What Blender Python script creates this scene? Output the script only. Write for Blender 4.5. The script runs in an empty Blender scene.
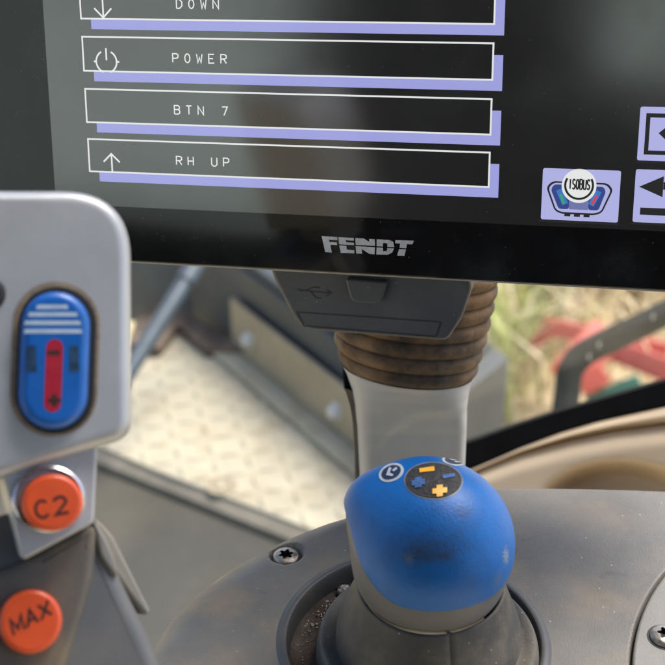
import bpy, bmesh, math, random
import numpy as np
from mathutils import Vector, Matrix
random.seed(7); rng = np.random.default_rng(7)
S = bpy.context.scene
COL = S.collection
EXPO = 1.5
EM = 1.0 / 2 ** EXPO          # lit screen elements are exposed like everything else

# ------------------------------------------------------------------ camera
F = 1300.0; C = 332.5
PITCH = math.radians(30)
CAM = Vector((0, 0, .95))
FW = Vector((0, math.cos(PITCH), -math.sin(PITCH)))
UP = Vector((0, math.sin(PITCH), math.cos(PITCH)))
RT = Vector((1, 0, 0))
def ray(px, py): return FW + RT * ((px - C) / F) + UP * ((C - py) / F)
def P(px, py, d): return CAM + ray(px, py) * d
class Plane:
    def __init__(s, o, ex, n):
        s.o = Vector(o); s.n = Vector(n).normalized()
        s.ex = (Vector(ex) - s.n * Vector(ex).dot(s.n)).normalized()
        s.ey = s.n.cross(s.ex)
    def hit(s, px, py):
        r = ray(px, py); t = (s.o - CAM).dot(s.n) / r.dot(s.n)
        return CAM + r * t
    def uv(s, px, py):
        q = s.hit(px, py) - s.o
        return (q.dot(s.ex), q.dot(s.ey))
    def uvs(s, pts): return [s.uv(*p) for p in pts]
    def at(s, u, v, w=0.0): return s.o + s.ex * u + s.ey * v + s.n * w
def zplane(z): return Plane((0, 0, z), (1, 0, 0), (0, 0, 1))

# ------------------------------------------------------------------ materials
def mat(name, col, rough=.5, metal=0.0, var=None, bump=None, dust=None, specks=None, stains=None,
        spec=.5, coat=0.0, emit=None, aniso=None):
    """var=(scale,amount) bump=(scale,dist) dust=(colour,scale,lo,hi,amount) specks=(scale,size,colour)
       stains=[(colour,scale,lo,hi,amount)]"""
    m = bpy.data.materials.new(name); m.use_nodes = True
    nt = m.node_tree; N = nt.nodes; L = nt.links
    b = N['Principled BSDF']
    tc = N.new('ShaderNodeTexCoord'); crd = tc.outputs['Object']
    def rgb(c):
        n = N.new('ShaderNodeRGB'); n.outputs[0].default_value = (*c, 1); return n.outputs[0]
    def noise(scale, detail=4, rough=.6):
        n = N.new('ShaderNodeTexNoise'); n.inputs['Scale'].default_value = scale
        n.inputs['Detail'].default_value = detail; n.inputs['Roughness'].default_value = rough
        L.new(crd, n.inputs['Vector']); return n.outputs['Fac']
    def ramp(x, lo, hi, a=0., c=1.):
        n = N.new('ShaderNodeMapRange'); n.interpolation_type = 'SMOOTHSTEP'
        n.inputs['From Min'].default_value = lo; n.inputs['From Max'].default_value = hi
        n.inputs['To Min'].default_value = a; n.inputs['To Max'].default_value = c
        L.new(x, n.inputs['Value']); return n.outputs['Result']
    def mix(f, a, c):
        n = N.new('ShaderNodeMix'); n.data_type = 'RGBA'
        if isinstance(f, float): n.inputs['Factor'].default_value = f
        else: L.new(f, n.inputs['Factor'])
        L.new(a, n.inputs['A']); L.new(c, n.inputs['B']); return n.outputs['Result']
    cur = rgb(col)
    if var:
        v = ramp(noise(var[0], 5), .3, .7)
        cur = mix(v, rgb([x * (1 - var[1]) for x in col]), rgb([min(1, x * (1 + var[1])) for x in col]))
    rsock = None
    for st in ([dust] if dust else []) + (stains or []):
        f = ramp(noise(st[1], 6, .65), st[2], st[3], 0, st[4]); cur = mix(f, cur, rgb(st[0]))
    if specks:
        n = N.new('ShaderNodeTexVoronoi'); n.inputs['Scale'].default_value = specks[0]
        L.new(crd, n.inputs['Vector'])
        f1 = ramp(n.outputs['Distance'], specks[1], specks[1] * 1.6, 1, 0)
        sep = N.new('ShaderNodeSeparateColor'); L.new(n.outputs['Color'], sep.inputs[0])
        f2 = ramp(sep.outputs[0], .86, .88)
        mm = N.new('ShaderNodeMath'); mm.operation = 'MULTIPLY'; L.new(f1, mm.inputs[0]); L.new(f2, mm.inputs[1])
        cur = mix(mm.outputs[0], cur, rgb(specks[2]))
    L.new(cur, b.inputs['Base Color'])
    rr = ramp(noise((var or bump or (60,))[0] * .7, 4), .3, .7, max(.02, rough * .82), min(1, rough * 1.18))
    L.new(rr, b.inputs['Roughness'])
    b.inputs['Metallic'].default_value = metal
    b.inputs['Specular IOR Level'].default_value = spec
    b.inputs['Coat Weight'].default_value = coat
    if bump:
        bs = bump if isinstance(bump, list) else [bump]
        prev = None
        for (sc, dist) in bs:
            bn = N.new('ShaderNodeBump'); bn.inputs['Strength'].default_value = 1; bn.inputs['Distance'].default_value = dist
            L.new(noise(sc, 3), bn.inputs['Height'])
            if prev: L.new(prev, bn.inputs['Normal'])
            prev = bn.outputs[0]
        L.new(prev, b.inputs['Normal'])
    if emit:
        b.inputs['Emission Color'].default_value = (*emit[0], 1); b.inputs['Emission Strength'].default_value = emit[1] * EM
    m['n'] = 1
    return m
def s2l(r, g, b):
    f = lambda c: (c / 255 / 12.92) if c / 255 <= .04045 else ((c / 255 + .055) / 1.055) ** 2.4
    return (f(r), f(g), f(b))

DUSTC = (.34, .29, .21)
M = {}
M['armrest'] = mat('armrest plastic', (.140, .131, .113), .55, var=(45, .10), bump=[(1700, .00012), (300, .00008)],
                   dust=((.27, .20, .12), 34, .40, .70, .60), specks=(330, .07, (.40, .38, .33)), stains=[((.205, .185, .15), 9, .40, .64, .6), ((.30, .26, .20), 420, .60, .72, .35), ((.06, .055, .05), 55, .62, .72, .4)])
M['armrest_edge'] = mat('armrest cover', (.22, .205, .175), .55, var=(40, .08), bump=(1500, .0001), specks=(300, .1, (.6, .58, .5)))
M['rim_plastic'] = mat('recess rim plastic', (.070, .069, .066), .5, var=(50, .1), bump=(1600, .0001), dust=((.16, .13, .09), 60, .5, .8, .4))
M['recess'] = mat('recess dirt', (.034, .020, .011), .7, var=(90, .3), bump=[(700, .0004)], dust=((.085, .052, .030), 120, .5, .75, .6))
M['rubber'] = mat('boot rubber', (.052, .051, .049), .62, var=(60, .15), bump=[(1300, .00015)], dust=((.20, .165, .115), 45, .42, .75, .6), specks=(600, .1, (.4, .36, .28)))
M['bowl'] = mat('joystick bowl plastic', (.118, .120, .126), .5, var=(70, .06), bump=(1600, .00008), dust=((.26, .24, .2), 70, .6, .85, .3))
M['steel_dirty'] = mat('screw steel', (.42, .37, .31), .38, .85, var=(500, .2), dust=((.2, .15, .1), 400, .5, .7, .6), bump=(900, .0001))
M['steel_hole'] = mat('dark screw socket', (.02, .016, .012), .8, var=(900, .3))  # walls and floor of the star socket, darker than the head
M['post'] = mat('arm post plastic', (.40, .41, .415), .45, var=(40, .05), bump=(1500, .00005), dust=((.38, .35, .3), 30, .5, .8, .35))
M['post_side'] = mat('arm post side trim', (.03, .03, .028), .6, var=(60, .2))
M['bellows'] = mat('bellows rubber', (.042, .031, .022), .75, var=(120, .3), bump=[(900, .0003)], dust=((.23, .125, .055), 30, .36, .66, .85),
                   stains=[((.30, .20, .10), 200, .62, .75, .5)])
M['flap'] = mat('port cover plastic', (.080, .085, .096), .5, var=(70, .06), bump=[(1500, .00008)], dust=((.15, .14, .13), 60, .5, .8, .4), specks=(500, .09, (.3, .3, .28)))
M['flap_dark'] = mat('port cover recess', (.03, .032, .037), .55, var=(80, .1))
M['housing'] = mat('terminal housing', (.10, .10, .10), .5, var=(80, .08), bump=(1500, .00006))
M['rim'] = mat('terminal rim', (.30, .29, .28), .4, var=(200, .15))
M['silver'] = mat('grip silver paint', (.47, .475, .48), .38, .3, var=(60, .05), bump=[(2000, .00003)], dust=((.42, .37, .31), 30, .55, .8, .35))
M['silver_dirty'] = mat('grip neck silver paint', (.45, .45, .46), .42, .2, var=(60, .06), dust=((.33, .28, .22), 40, .52, .8, .4))
M['grime'] = mat('grime in seam', (.25, .19, .13), .7, var=(200, .3), bump=(900, .0001))
M['grip'] = mat('grip grey plastic', (.130, .132, .134), .5, var=(50, .06), bump=(1500, .00008), dust=((.21, .18, .14), 22, .42, .7, .6))
M['grip_face'] = mat('grip face plastic', (.105, .095, .08), .55, var=(60, .12), bump=(1500, .0001), dust=((.24, .17, .095), 34, .45, .7, .7))
M['fin'] = mat('grip fin plastic', (.22, .21, .18), .5, var=(80, .1), dust=((.33, .28, .2), 60, .45, .7, .5))
M['orange'] = mat('orange button plastic', (.72, .088, .020), .36, var=(90, .08), bump=(1500, .00004), coat=.15, dust=((.42, .075, .03), 130, .56, .8, .5))
M['ink'] = mat('black print', (.035, .014, .010), .5, var=(900, .3))
M['blue_key'] = mat('blue rocker plastic', (.006, .115, .44), .34, var=(120, .08), bump=(1500, .00004), coat=.1)
M['blue_worn'] = mat('rocker wear', (.012, .045, .10), .5, var=(500, .4))
M['red_print'] = mat('red print', (.40, .010, .028), .4, var=(300, .06))
M['white_print'] = mat('pale blue print', (.44, .56, .68), .45, var=(400, .1))
M['black'] = mat('black gap', (.012, .012, .013), .6, var=(200, .2))
M['ring_metal'] = mat('button surround chrome', (.62, .61, .62), .25, .9, var=(300, .1), dust=((.3, .25, .2), 200, .5, .7, .4))
# background
M['plate'] = mat('dusty cream plate', (.50, .445, .31), .75, var=(9, .12), bump=(300, .0008), dust=((.38, .31, .19), 16, .42, .72, .7), stains=[((.26, .19, .11), 7, .56, .78, .5)])
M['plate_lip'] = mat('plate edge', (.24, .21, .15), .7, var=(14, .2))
M['bracket'] = mat('dusty steel strip', (.38, .315, .205), .7, var=(12, .12), bump=(300, .0005), dust=((.5, .42, .28), 20, .5, .75, .4))
M['bolt'] = mat('zinc bolt', (.78, .80, .78), .35, .6, var=(300, .1))
M['mat_floor'] = mat('rubber mat', (.062, .058, .042), .8, var=(6, .14), bump=(200, .0008), dust=((.12, .105, .072), 5, .45, .75, .6))
M['box'] = mat('grey sheet steel box', (.062, .070, .070), .6, var=(6, .08), dust=((.10, .10, .09), 8, .5, .8, .5))
M['box_dark'] = mat('grey box shaded side', (.085, .085, .07), .65, var=(8, .15))  # shade of the box side put into this olive; shared by the reflector roof
M['ribbed'] = mat('ribbed dark sheet', (.115, .130, .136), .6, var=(14, .15))
M['rod'] = mat('blue grey rod', (.085, .108, .120), .4, .1, var=(30, .1))
M['rust'] = mat('rusty bracket', (.17, .125, .085), .8, var=(25, .4), bump=(200, .001))
M['rail'] = mat('hand rail paint', (.020, .023, .018), .75, var=(12, .1), spec=.2)
M['chip'] = mat('bare chips', (.55, .55, .52), .6, var=(50, .1))
M['lining'] = mat('beige door plastic', (.58, .435, .275), .5, var=(14, .05), bump=(900, .0001), dust=((.6, .5, .36), 12, .5, .8, .3))
M['lining_gap'] = mat('lining gap', (.03, .022, .015), .8, var=(20, .2))
M['seal'] = mat('door seal rubber', (.004, .004, .004), .85, var=(20, .3), spec=.15)
M['red_steel'] = mat('red implement paint', (.62, .105, .065), .5, var=(5, .12), dust=((.5, .3, .22), 6, .5, .8, .4))
M['green_steel'] = mat('green implement paint', (.05, .17, .11), .5, var=(5, .15))
M['ground'] = mat('dry soil and grass', (.66, .53, .32), .95, var=(2.5, .25), bump=(9, .03), dust=((.34, .33, .11), 1.2, .48, .68, .7), stains=[((.16, .11, .06), 2.2, .62, .75, .6)])
M['straw'] = mat('dry grass', (.80, .67, .42), .8, var=(3, .2))
M['green_grass'] = mat('green grass', (.46, .50, .16), .8, var=(3, .3))
M['roof_lining'] = mat('cab roof lining', (.030, .031, .033), .9, var=(8, .1))
M['refl_face'] = mat('pale reflector wall', (.47, .56, .55), .8, var=(1.2, .04), dust=((.42, .47, .44), .8, .5, .8, .5))  # face of the added reflector behind the camera
M['crumb'] = mat('grit', (.30, .29, .27), .6, var=(900, .6))

# ------------------------------------------------------------------ mesh helpers
def link(name, bm, m, parent=None, sharp=35, smooth=True):
    me = bpy.data.meshes.new(name)
    org = Vector((0, 0, 0))
    if parent is not None:
        p = parent
        while p is not None: org += p.location; p = p.parent
    else:
        vs = [v.co for v in bm.verts]
        if vs:
            org = Vector((sum(v.x for v in vs) / len(vs), sum(v.y for v in vs) / len(vs), min(v.z for v in vs)))
    bmesh.ops.translate(bm, verts=bm.verts, vec=-org)
    bm.faces.index_update(); flat = [i for i, f in enumerate(bm.faces) if len(f.verts) > 8]
    bm.to_mesh(me); bm.free()
    ms = m if isinstance(m, (list, tuple)) else [m]
    for x in ms: me.materials.append(x)
    if smooth:
        me.polygons.foreach_set('use_smooth', [True] * len(me.polygons))
        me.set_sharp_from_angle(angle=math.radians(sharp))
        for i in flat: me.polygons[i].use_smooth = False
    o = bpy.data.objects.new(name, me); COL.objects.link(o)
    if parent is not None: o.parent = parent
    else: o.location = org
    return o
def thing(name, loc, label, cat, group=None):
    o = bpy.data.objects.new(name, None); COL.objects.link(o); o.location = loc; o.empty_display_size = .02
    o['label'] = label; o['category'] = cat
    if group: o['group'] = group
    return o
def smooth_closed(pts, n=6):
    out = []; k = len(pts)
    for i in range(k):
        p0, p1, p2, p3 = [np.array(pts[(i + j - 1) % k], float) for j in range(4)]
        for t in np.linspace(0, 1, n, endpoint=False):
            out.append(tuple(.5 * ((2 * p1) + (-p0 + p2) * t + (2 * p0 - 5 * p1 + 4 * p2 - p3) * t * t + (-p0 + 3 * p1 - 3 * p2 + p3) * t ** 3)))
    return out
def smooth_open(pts, n=8):
    pts = [np.array(p, float) for p in pts]; out = []
    ext = [2 * pts[0] - pts[1]] + pts + [2 * pts[-1] - pts[-2]]
    for i in range(1, len(ext) - 2):
        p0, p1, p2, p3 = ext[i - 1:i + 3]
        for t in np.linspace(0, 1, n, endpoint=False):
            out.append(.5 * ((2 * p1) + (-p0 + p2) * t + (2 * p0 - 5 * p1 + 4 * p2 - p3) * t * t + (-p0 + 3 * p1 - 3 * p2 + p3) * t ** 3))
    out.append(pts[-1]); return out
def rounded(pts, r, n=5):
    """round the corners of a 2-D polygon"""
    out = []; k = len(pts)
    for i in range(k):
        a, b, c = [np.array(pts[(i + j) % k], float) for j in (-1, 0, 1)]
        ri = r[i] if isinstance(r, (list, tuple)) else r
        if ri <= 0: out.append(tuple(b)); continue
        d1 = a - b; d2 = c - b; l1 = np.linalg.norm(d1); l2 = np.linalg.norm(d2)
        q = min(ri, l1 * .48, l2 * .48); s = b + d1 / l1 * q; e = b + d2 / l2 * q
        for t in np.linspace(0, 1, n + 1): out.append(tuple((1 - t) ** 2 * s + 2 * t * (1 - t) * b + t * t * e))
    return out
def area(p): return sum(p[i][0] * p[(i + 1) % len(p)][1] - p[(i + 1) % len(p)][0] * p[i][1] for i in range(len(p))) / 2
def prism(bm, pl, uv, w0, w1, bevel=0, seg=3, mi=0):
    """solid from outline uv on plane pl, from depth w0 up to w1 (front), front edge bevelled by stepped insets"""
    uv = [tuple(p) for p in uv]
    if area(uv) < 0: uv = uv[::-1]
    k = len(uv); A = np.array(uv)
    nx = np.roll(A, -1, 0) - A; nx /= np.maximum(np.linalg.norm(nx, axis=1, keepdims=True), 1e-12)
    pv = np.roll(nx, 1, 0); nrm = np.stack([-(nx + pv)[:, 1], (nx + pv)[:, 0]], 1)
    ln = np.linalg.norm(nrm, axis=1, keepdims=True); nrm = nrm / np.maximum(ln, 1e-9)
    cosh = np.maximum((nrm * np.stack([-nx[:, 1], nx[:, 0]], 1)).sum(1, keepdims=True), .45)
    nrm = nrm / cosh
    rings = [(0, w0)]
    if bevel > 0:
        for j in range(seg + 1):
            a = j / seg * math.pi / 2
            rings.append((bevel * (1 - math.cos(a)), w1 - bevel + bevel * math.sin(a)))
    else: rings.append((0, w1))
    if bevel > 0: rings.append((bevel * 1.12, w1))
    R = []
    for (ins, w) in rings:
        B = A + nrm * ins
        ed0 = np.roll(A, -1, 0) - A
        for _ in range(60):      # collapse edges an inset would turn inside out
            ed1 = np.roll(B, -1, 0) - B; bad = np.where((ed1 * ed0).sum(1) < -1e-14)[0]
            if ins == 0 or len(bad) == 0: break
            for i in bad: B[i] = B[(i + 1) % k] = (B[i] + B[(i + 1) % k]) / 2
        R.append([bm.verts.new(pl.at(float(u), float(v), w)) for u, v in B])
    for a, b in zip(R[:-1], R[1:]):
        for i in range(k):
            f = bm.faces.new((a[i], a[(i + 1) % k], b[(i + 1) % k], b[i])); f.material_index = mi
    f = bm.faces.new(R[-1]); f.material_index = mi; f.tag = True
    f = bm.faces.new(R[0][::-1]); f.material_index = mi
    return bm
def sheet(bm, pl, uv, w, mi=0):
    uv = [tuple(p) for p in uv]
    if area(uv) < 0: uv = uv[::-1]
    f = bm.faces.new([bm.verts.new(pl.at(float(u), float(v), w)) for u, v in uv]); f.material_index = mi
    return f
def ell(cx, cy, rx, ry, n=40, rot=0):
    c, s = math.cos(rot), math.sin(rot)
    return [(cx + rx * math.cos(a) * c - ry * math.sin(a) * s, cy + rx * math.cos(a) * s + ry * math.sin(a) * c)
            for a in [2 * math.pi * i / n for i in range(n)]]
def capsule(cx, cy, hw, hh, n=14):
    r = hw; out = []
    for i in range(n + 1):
        a = math.pi * i / n; out.append((cx + r * math.cos(a), cy + (hh - r) + r * math.sin(a)))
    for i in range(n + 1):
        a = math.pi + math.pi * i / n; out.append((cx + r * math.cos(a), cy - (hh - r) + r * math.sin(a)))
    return out
def strip_poly(pts, w):
    """flat stroke outline along a polyline, mitred"""
    A = [np.array(p, float) for p in pts]; Lf = []; Rt = []
    for i in range(len(A)):
        d1 = A[i] - A[i - 1] if i else A[1] - A[0]; d2 = A[i + 1] - A[i] if i < len(A) - 1 else d1
        d1 = d1 / np.linalg.norm(d1); d2 = d2 / np.linalg.norm(d2); t = d1 + d2
        t = t / max(np.linalg.norm(t), 1e-6); n = np.array([-t[1], t[0]])
        k = 1 / max(.4, float(n @ np.array([-d1[1], d1[0]])))
        Lf.append(A[i] + n * w / 2 * k); Rt.append(A[i] - n * w / 2 * k)
    return Lf, Rt
def stroke(bm, pl, pts, w, h, mi=0):
    Lf, Rt = strip_poly(pts, w)
    a = [bm.verts.new(pl.at(float(p[0]), float(p[1]), h)) for p in Lf]; b = [bm.verts.new(pl.at(float(p[0]), float(p[1]), h)) for p in Rt]
    for i in range(len(a) - 1):
        f = bm.faces.new((b[i], b[i + 1], a[i + 1], a[i])); f.material_index = mi
def arc(cx, cy, rx, ry, a0, a1, n=10): return [(cx + rx * math.cos(math.radians(a0 + (a1 - a0) * i / n)), cy + ry * math.sin(math.radians(a0 + (a1 - a0) * i / n))) for i in range(n + 1)]
GLY = {  # unit cell, y up, 0..1
 'D': [[(0, 0), (0, 1), (.55, 1), (1, .72), (1, .28), (.55, 0), (0, 0)]],
 'O': [arc(.5, .5, .47, .5, 90, 450, 20)],
 'W': [[(0, 1), (.2, 0), (.5, .62), (.8, 0), (1, 1)]],
 'N': [[(0, 0), (0, 1), (1, 0), (1, 1)]],
 'P': [[(0, 0), (0, 1), (.7, 1), (1, .88), (1, .6), (.7, .47), (0, .47)]],
 'E': [[(1, 1), (0, 1), (0, 0), (1, 0)], [(0, .52), (.8, .52)]],
 'R': [[(0, 0), (0, 1), (.7, 1), (1, .88), (1, .62), (.7, .5), (0, .5)], [(.5, .5), (1, 0)]],
 'B': [[(0, 0), (0, 1), (.7, 1), (.95, .88), (.95, .64), (.7, .53), (0, .53)], [(.7, .53), (1, .4), (1, .13), (.7, 0), (0, 0)]],
 'T': [[(0, 1), (1, 1)], [(.5, 1), (.5, 0)]],
 '7': [[(0, 1), (1, 1), (.35, 0)]],
 'H': [[(0, 0), (0, 1)], [(1, 0), (1, 1)], [(0, .5), (1, .5)]],
 'U': [[(0, 1), (0, .2), (.3, 0), (.7, 0), (1, .2), (1, 1)]],
 'C': [arc(.5, .5, .5, .5, 42, 318, 18)],
 '2': [arc(.5, .72, .46, .28, 165, -40, 12) + [(.05, .0), (1, 0)]],
 'M': [[(0, 0), (0, 1), (.5, .25), (1, 1), (1, 0)]],
 'A': [[(0, 0), (.5, 1), (1, 0)], [(.2, .35), (.8, .35)]],
 'X': [[(0, 1), (1, 0)], [(0, 0), (1, 1)]],
 'I': [[(.5, 0), (.5, 1)]],
 'S': [arc(.5, .74, .42, .26, 20, 270, 10) + arc(.5, .24, .45, .24, 90, -160, 10)[1:]],
}
def text(bm, pl, s, o, dx, dy, w, pitch, thick, h, mi=0):
    """stroke lettering: o origin uv, dx / dy unit vectors of the baseline and of letter height, w letter width, pitch advance"""
    o = np.array(o, float); dx = np.array(dx, float); dy = np.array(dy, float); k = 0
    nx = dx / np.linalg.norm(dx)
    for i, ch in enumerate(s):
        for st in GLY.get(ch, []):
            stroke(bm, pl, [o + nx * (i * pitch + x * w) + dy * y for x, y in st], thick, h + k * 1e-5, mi); k += 1
def tube(bm, pts, r, n=16, caps=True, mi=0):
    pts = [Vector(p) for p in pts]; rings = []; ref = None
    for i, p in enumerate(pts):
        t = (pts[min(i + 1, len(pts) - 1)] - pts[max(i - 1, 0)]).normalized()
        if ref is None: ref = t.orthogonal().normalized()
        ref = (ref - t * ref.dot(t)).normalized(); b = t.cross(ref)
        rr = r[i] if isinstance(r, (list, tuple)) else r
        rings.append([bm.verts.new(p + (ref * math.cos(2 * math.pi * j / n) + b * math.sin(2 * math.pi * j / n)) * rr) for j in range(n)])
    for a, b in zip(rings[:-1], rings[1:]):
        for j in range(n):
            f = bm.faces.new((a[j], a[(j + 1) % n], b[(j + 1) % n], b[j])); f.material_index = mi
    if caps: bm.faces.new(rings[0][::-1]).material_index = mi; bm.faces.new(rings[-1]).material_index = mi
def grid(bm, rows, closed=False, mi=0):
    V = [[bm.verts.new(p) for p in r] for r in rows]; n = len(V[0])
    for a, b in zip(V[:-1], V[1:]):
        for j in range(n if closed else n - 1):
            f = bm.faces.new((a[j], a[(j + 1) % n], b[(j + 1) % n], b[j])); f.material_index = mi
    return V
def box8(bm, pts, bevel=0):
    """hexahedron from 8 points: bottom four then top four"""
    v = [bm.verts.new(p) for p in pts]
    for q in ((3, 2, 1, 0), (4, 5, 6, 7), (0, 1, 5, 4), (1, 2, 6, 5), (2, 3, 7, 6), (3, 0, 4, 7)): bm.faces.new([v[i] for i in q])
    bmesh.ops.recalc_face_normals(bm, faces=bm.faces)
    if bevel: bmesh.ops.bevel(bm, geom=list(bm.edges), offset=bevel, segments=3, profile=.6, affect='EDGES', clamp_overlap=True)
def aabox(bm, a, b, bevel=0):
    (x0, y0, z0), (x1, y1, z1) = a, b
    box8(bm, [(x0, y0, z0), (x1, y0, z0), (x1, y1, z0), (x0, y1, z0), (x0, y0, z1), (x1, y0, z1), (x1, y1, z1), (x0, y1, z1)], bevel)
def sstep(x, a, b):
    t = np.clip((np.asarray(x, float) - a) / (b - a), 0, 1); return t * t * (3 - 2 * t)

# ================================================================== TERMINAL
D = .43
def cv(v): return RT * v[0] - UP * v[1] + FW * v[2]          # image-space vector (x right, y down, z ahead) -> world
sx = cv((.97554, .06332, -.2105)); sdn = cv((.00171, .95539, .29533)); sn = -(sx.cross(sdn)).normalized()
if sn.dot(FW) > 0: sn = -sn
SP = Plane(CAM + cv((-.19304 * D, -.24158 * D, D)), sx, sn)
if SP.ey.dot(UP) < 0: raise SystemExit('screen axis')
term = thing('display_terminal', SP.hit(370, 280), 'black touchscreen terminal showing a column of outlined menu buttons above the blue joystick', 'touchscreen')
# outline of the glass front
bl = SP.uv(1, 250); br = SP.uv(665, 291.5)
gl = SP.uv(-4, 160)[0]; gb0 = SP.uv(135, 262.5); gb1 = SP.uv(665, 290.5)
gr = gl + .262; gbot = (gb0[1] + gb1[1]) / 2; gtop = gbot + .205
glass = [(gl, gbot), (gr, gbot), (gr, gtop), (gl, gtop)]
M['glass_black'] = mat('black front glass', (.006, .006, .0065), .07, var=(40, .3), specks=(620, .055, (.30, .30, .29)), dust=((.040, .040, .038), 38, .48, .78, .5), stains=[((.06, .06, .057), 210, .60, .78, .45)], spec=.5)
M['panel'] = mat('screen panel', (.006, .006, .006), .16, var=(30, .2), emit=((.10, .10, .10), .04), specks=(560, .05, (.30, .30, .29)), dust=((.03, .03, .028), 40, .5, .8, .6), stains=[((.05, .05, .047), 230, .60, .78, .45)])
for k_ in ('panel',): M[k_].node_tree.nodes['Principled BSDF'].inputs['IOR'].default_value = 2.3
M['lav'] = mat('lit lavender', (.02, .02, .03), .10, var=(60, .1), emit=((.33, .345, .70), 1.0))
M['key'] = mat('lit soft key', (.02, .02, .03), .10, var=(60, .1), emit=((.42, .43, .74), 1.0))
M['white_lit'] = mat('lit white', (.03, .03, .03), .10, var=(60, .1), emit=((.76, .78, .77), 1.0))
M['white_key'] = mat('lit pale lavender', (.03, .03, .03), .10, var=(60, .1), emit=((.78, .79, .90), 1.0))
M['grey_lit'] = mat('lit grey text', (.03, .03, .03), .10, var=(60, .1), emit=((.78, .79, .78), 1.0))
M['dark_lit'] = mat('dark screen ink', (.006, .006, .008), .10, var=(60, .1), emit=((.04, .04, .04), .5))
M['navy_lit'] = mat('navy screen ink', (.01, .015, .04), .10, var=(60, .1), emit=((.035, .06, .22), 1.0))
M['sky_lit'] = mat('blue screen ink', (.01, .03, .06), .10, var=(60, .1), emit=((.05, .17, .50), 1.0))
M['slate_lit'] = mat('slate screen ink', (.01, .01, .03), .10, var=(60, .1), emit=((.16, .18, .38), 1.0))
M['green_lit'] = mat('green screen ink', (.01, .03, .01), .10, var=(60, .1), emit=((.04, .36, .16), 1.0))
M['red_lit'] = mat('red screen ink', (.04, .01, .01), .10, var=(60, .1), emit=((.60, .06, .10), 1.0))
M['logo'] = mat('silver logo print', (.62, .62, .62), .4, .2, var=(900, .12), specks=(900, .08, (.3, .3, .3)))
bm = bmesh.new(); prism(bm, SP, rounded(glass, .006, 6), -.0022, 0, .0006, 3)
link('front_glass', bm, M['glass_black'], term)
bm = bmesh.new(); prism(bm, SP, rounded([(gl - .0012, gbot - .0011), (gr + .0012, gbot - .0011), (gr + .0012, gtop + .0012), (gl - .0012, gtop + .0012)], .007, 6), -.0052, -.0023, .0006, 3)
link('rim', bm, M['rim'], term)
bm = bmesh.new(); prism(bm, SP, rounded([(gl, gbot + .001), (gr, gbot + .001), (gr, gtop), (gl, gtop)], .009, 6), -.036, -.0053, 0)
bmesh.ops.recalc_face_normals(bm, faces=bm.faces); link('housing', bm, M['housing'], term)
# display area
du0 = SP.uv(49, 95)[0]; dv0 = (SP.uv(150, 207)[1] + SP.uv(440, 222)[1]) / 2
du1 = gr - .014; dv1 = gtop - (dv0 - gbot) * .6
bm = bmesh.new(); sheet(bm, SP, [(du0, dv0), (du1, dv0), (du1, dv1), (du0, dv1)], .00012); link('display_panel', bm, M['panel'], term)
W1, W2, W3, W4, W5 = .00024, .00034, .00044, .00054, .00064
px = .43 / F      # metres per photograph pixel, at the screen
def uvmm(x, y): return np.array(SP.uv(x, y))
Lp = [(81.3, 18.4), (82.5, 36.4), (84.8, 71.1), (85.6, 88.7), (87.6, 121.6), (88.7, 138.4), (89.9, 171.2)]
Rp = [(493.9, 24), (493.9, 43.4), (493, 79.2), (491.8, 99), (490.5, 134.7), (490.1, 152.8), (488.4, 186.5)]
vs = [(SP.uv(*a)[1] + SP.uv(*b)[1]) / 2 for a, b in zip(Lp, Rp)]
u0 = sum(SP.uv(*a)[0] for a in Lp) / 7; u1 = sum(SP.uv(*b)[0] for b in Rp) / 7
rows = [(vs[0] + (vs[1] - vs[2]), vs[0]), (vs[1], vs[2]), (vs[3], vs[4]), (vs[5], vs[6])]
words = [('DOWN', (177, 8.2)), ('POWER', (173.3, 62.2)), ('BTN 7', (175, 113.8)), ('RH UP', (177, 164.4))]
blab = ['outlined menu button reading DOWN with a down arrow', 'outlined menu button reading POWER with a power symbol', 'outlined menu button reading BTN 7 without any symbol', 'outlined menu button reading RH UP with an up arrow']
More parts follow.
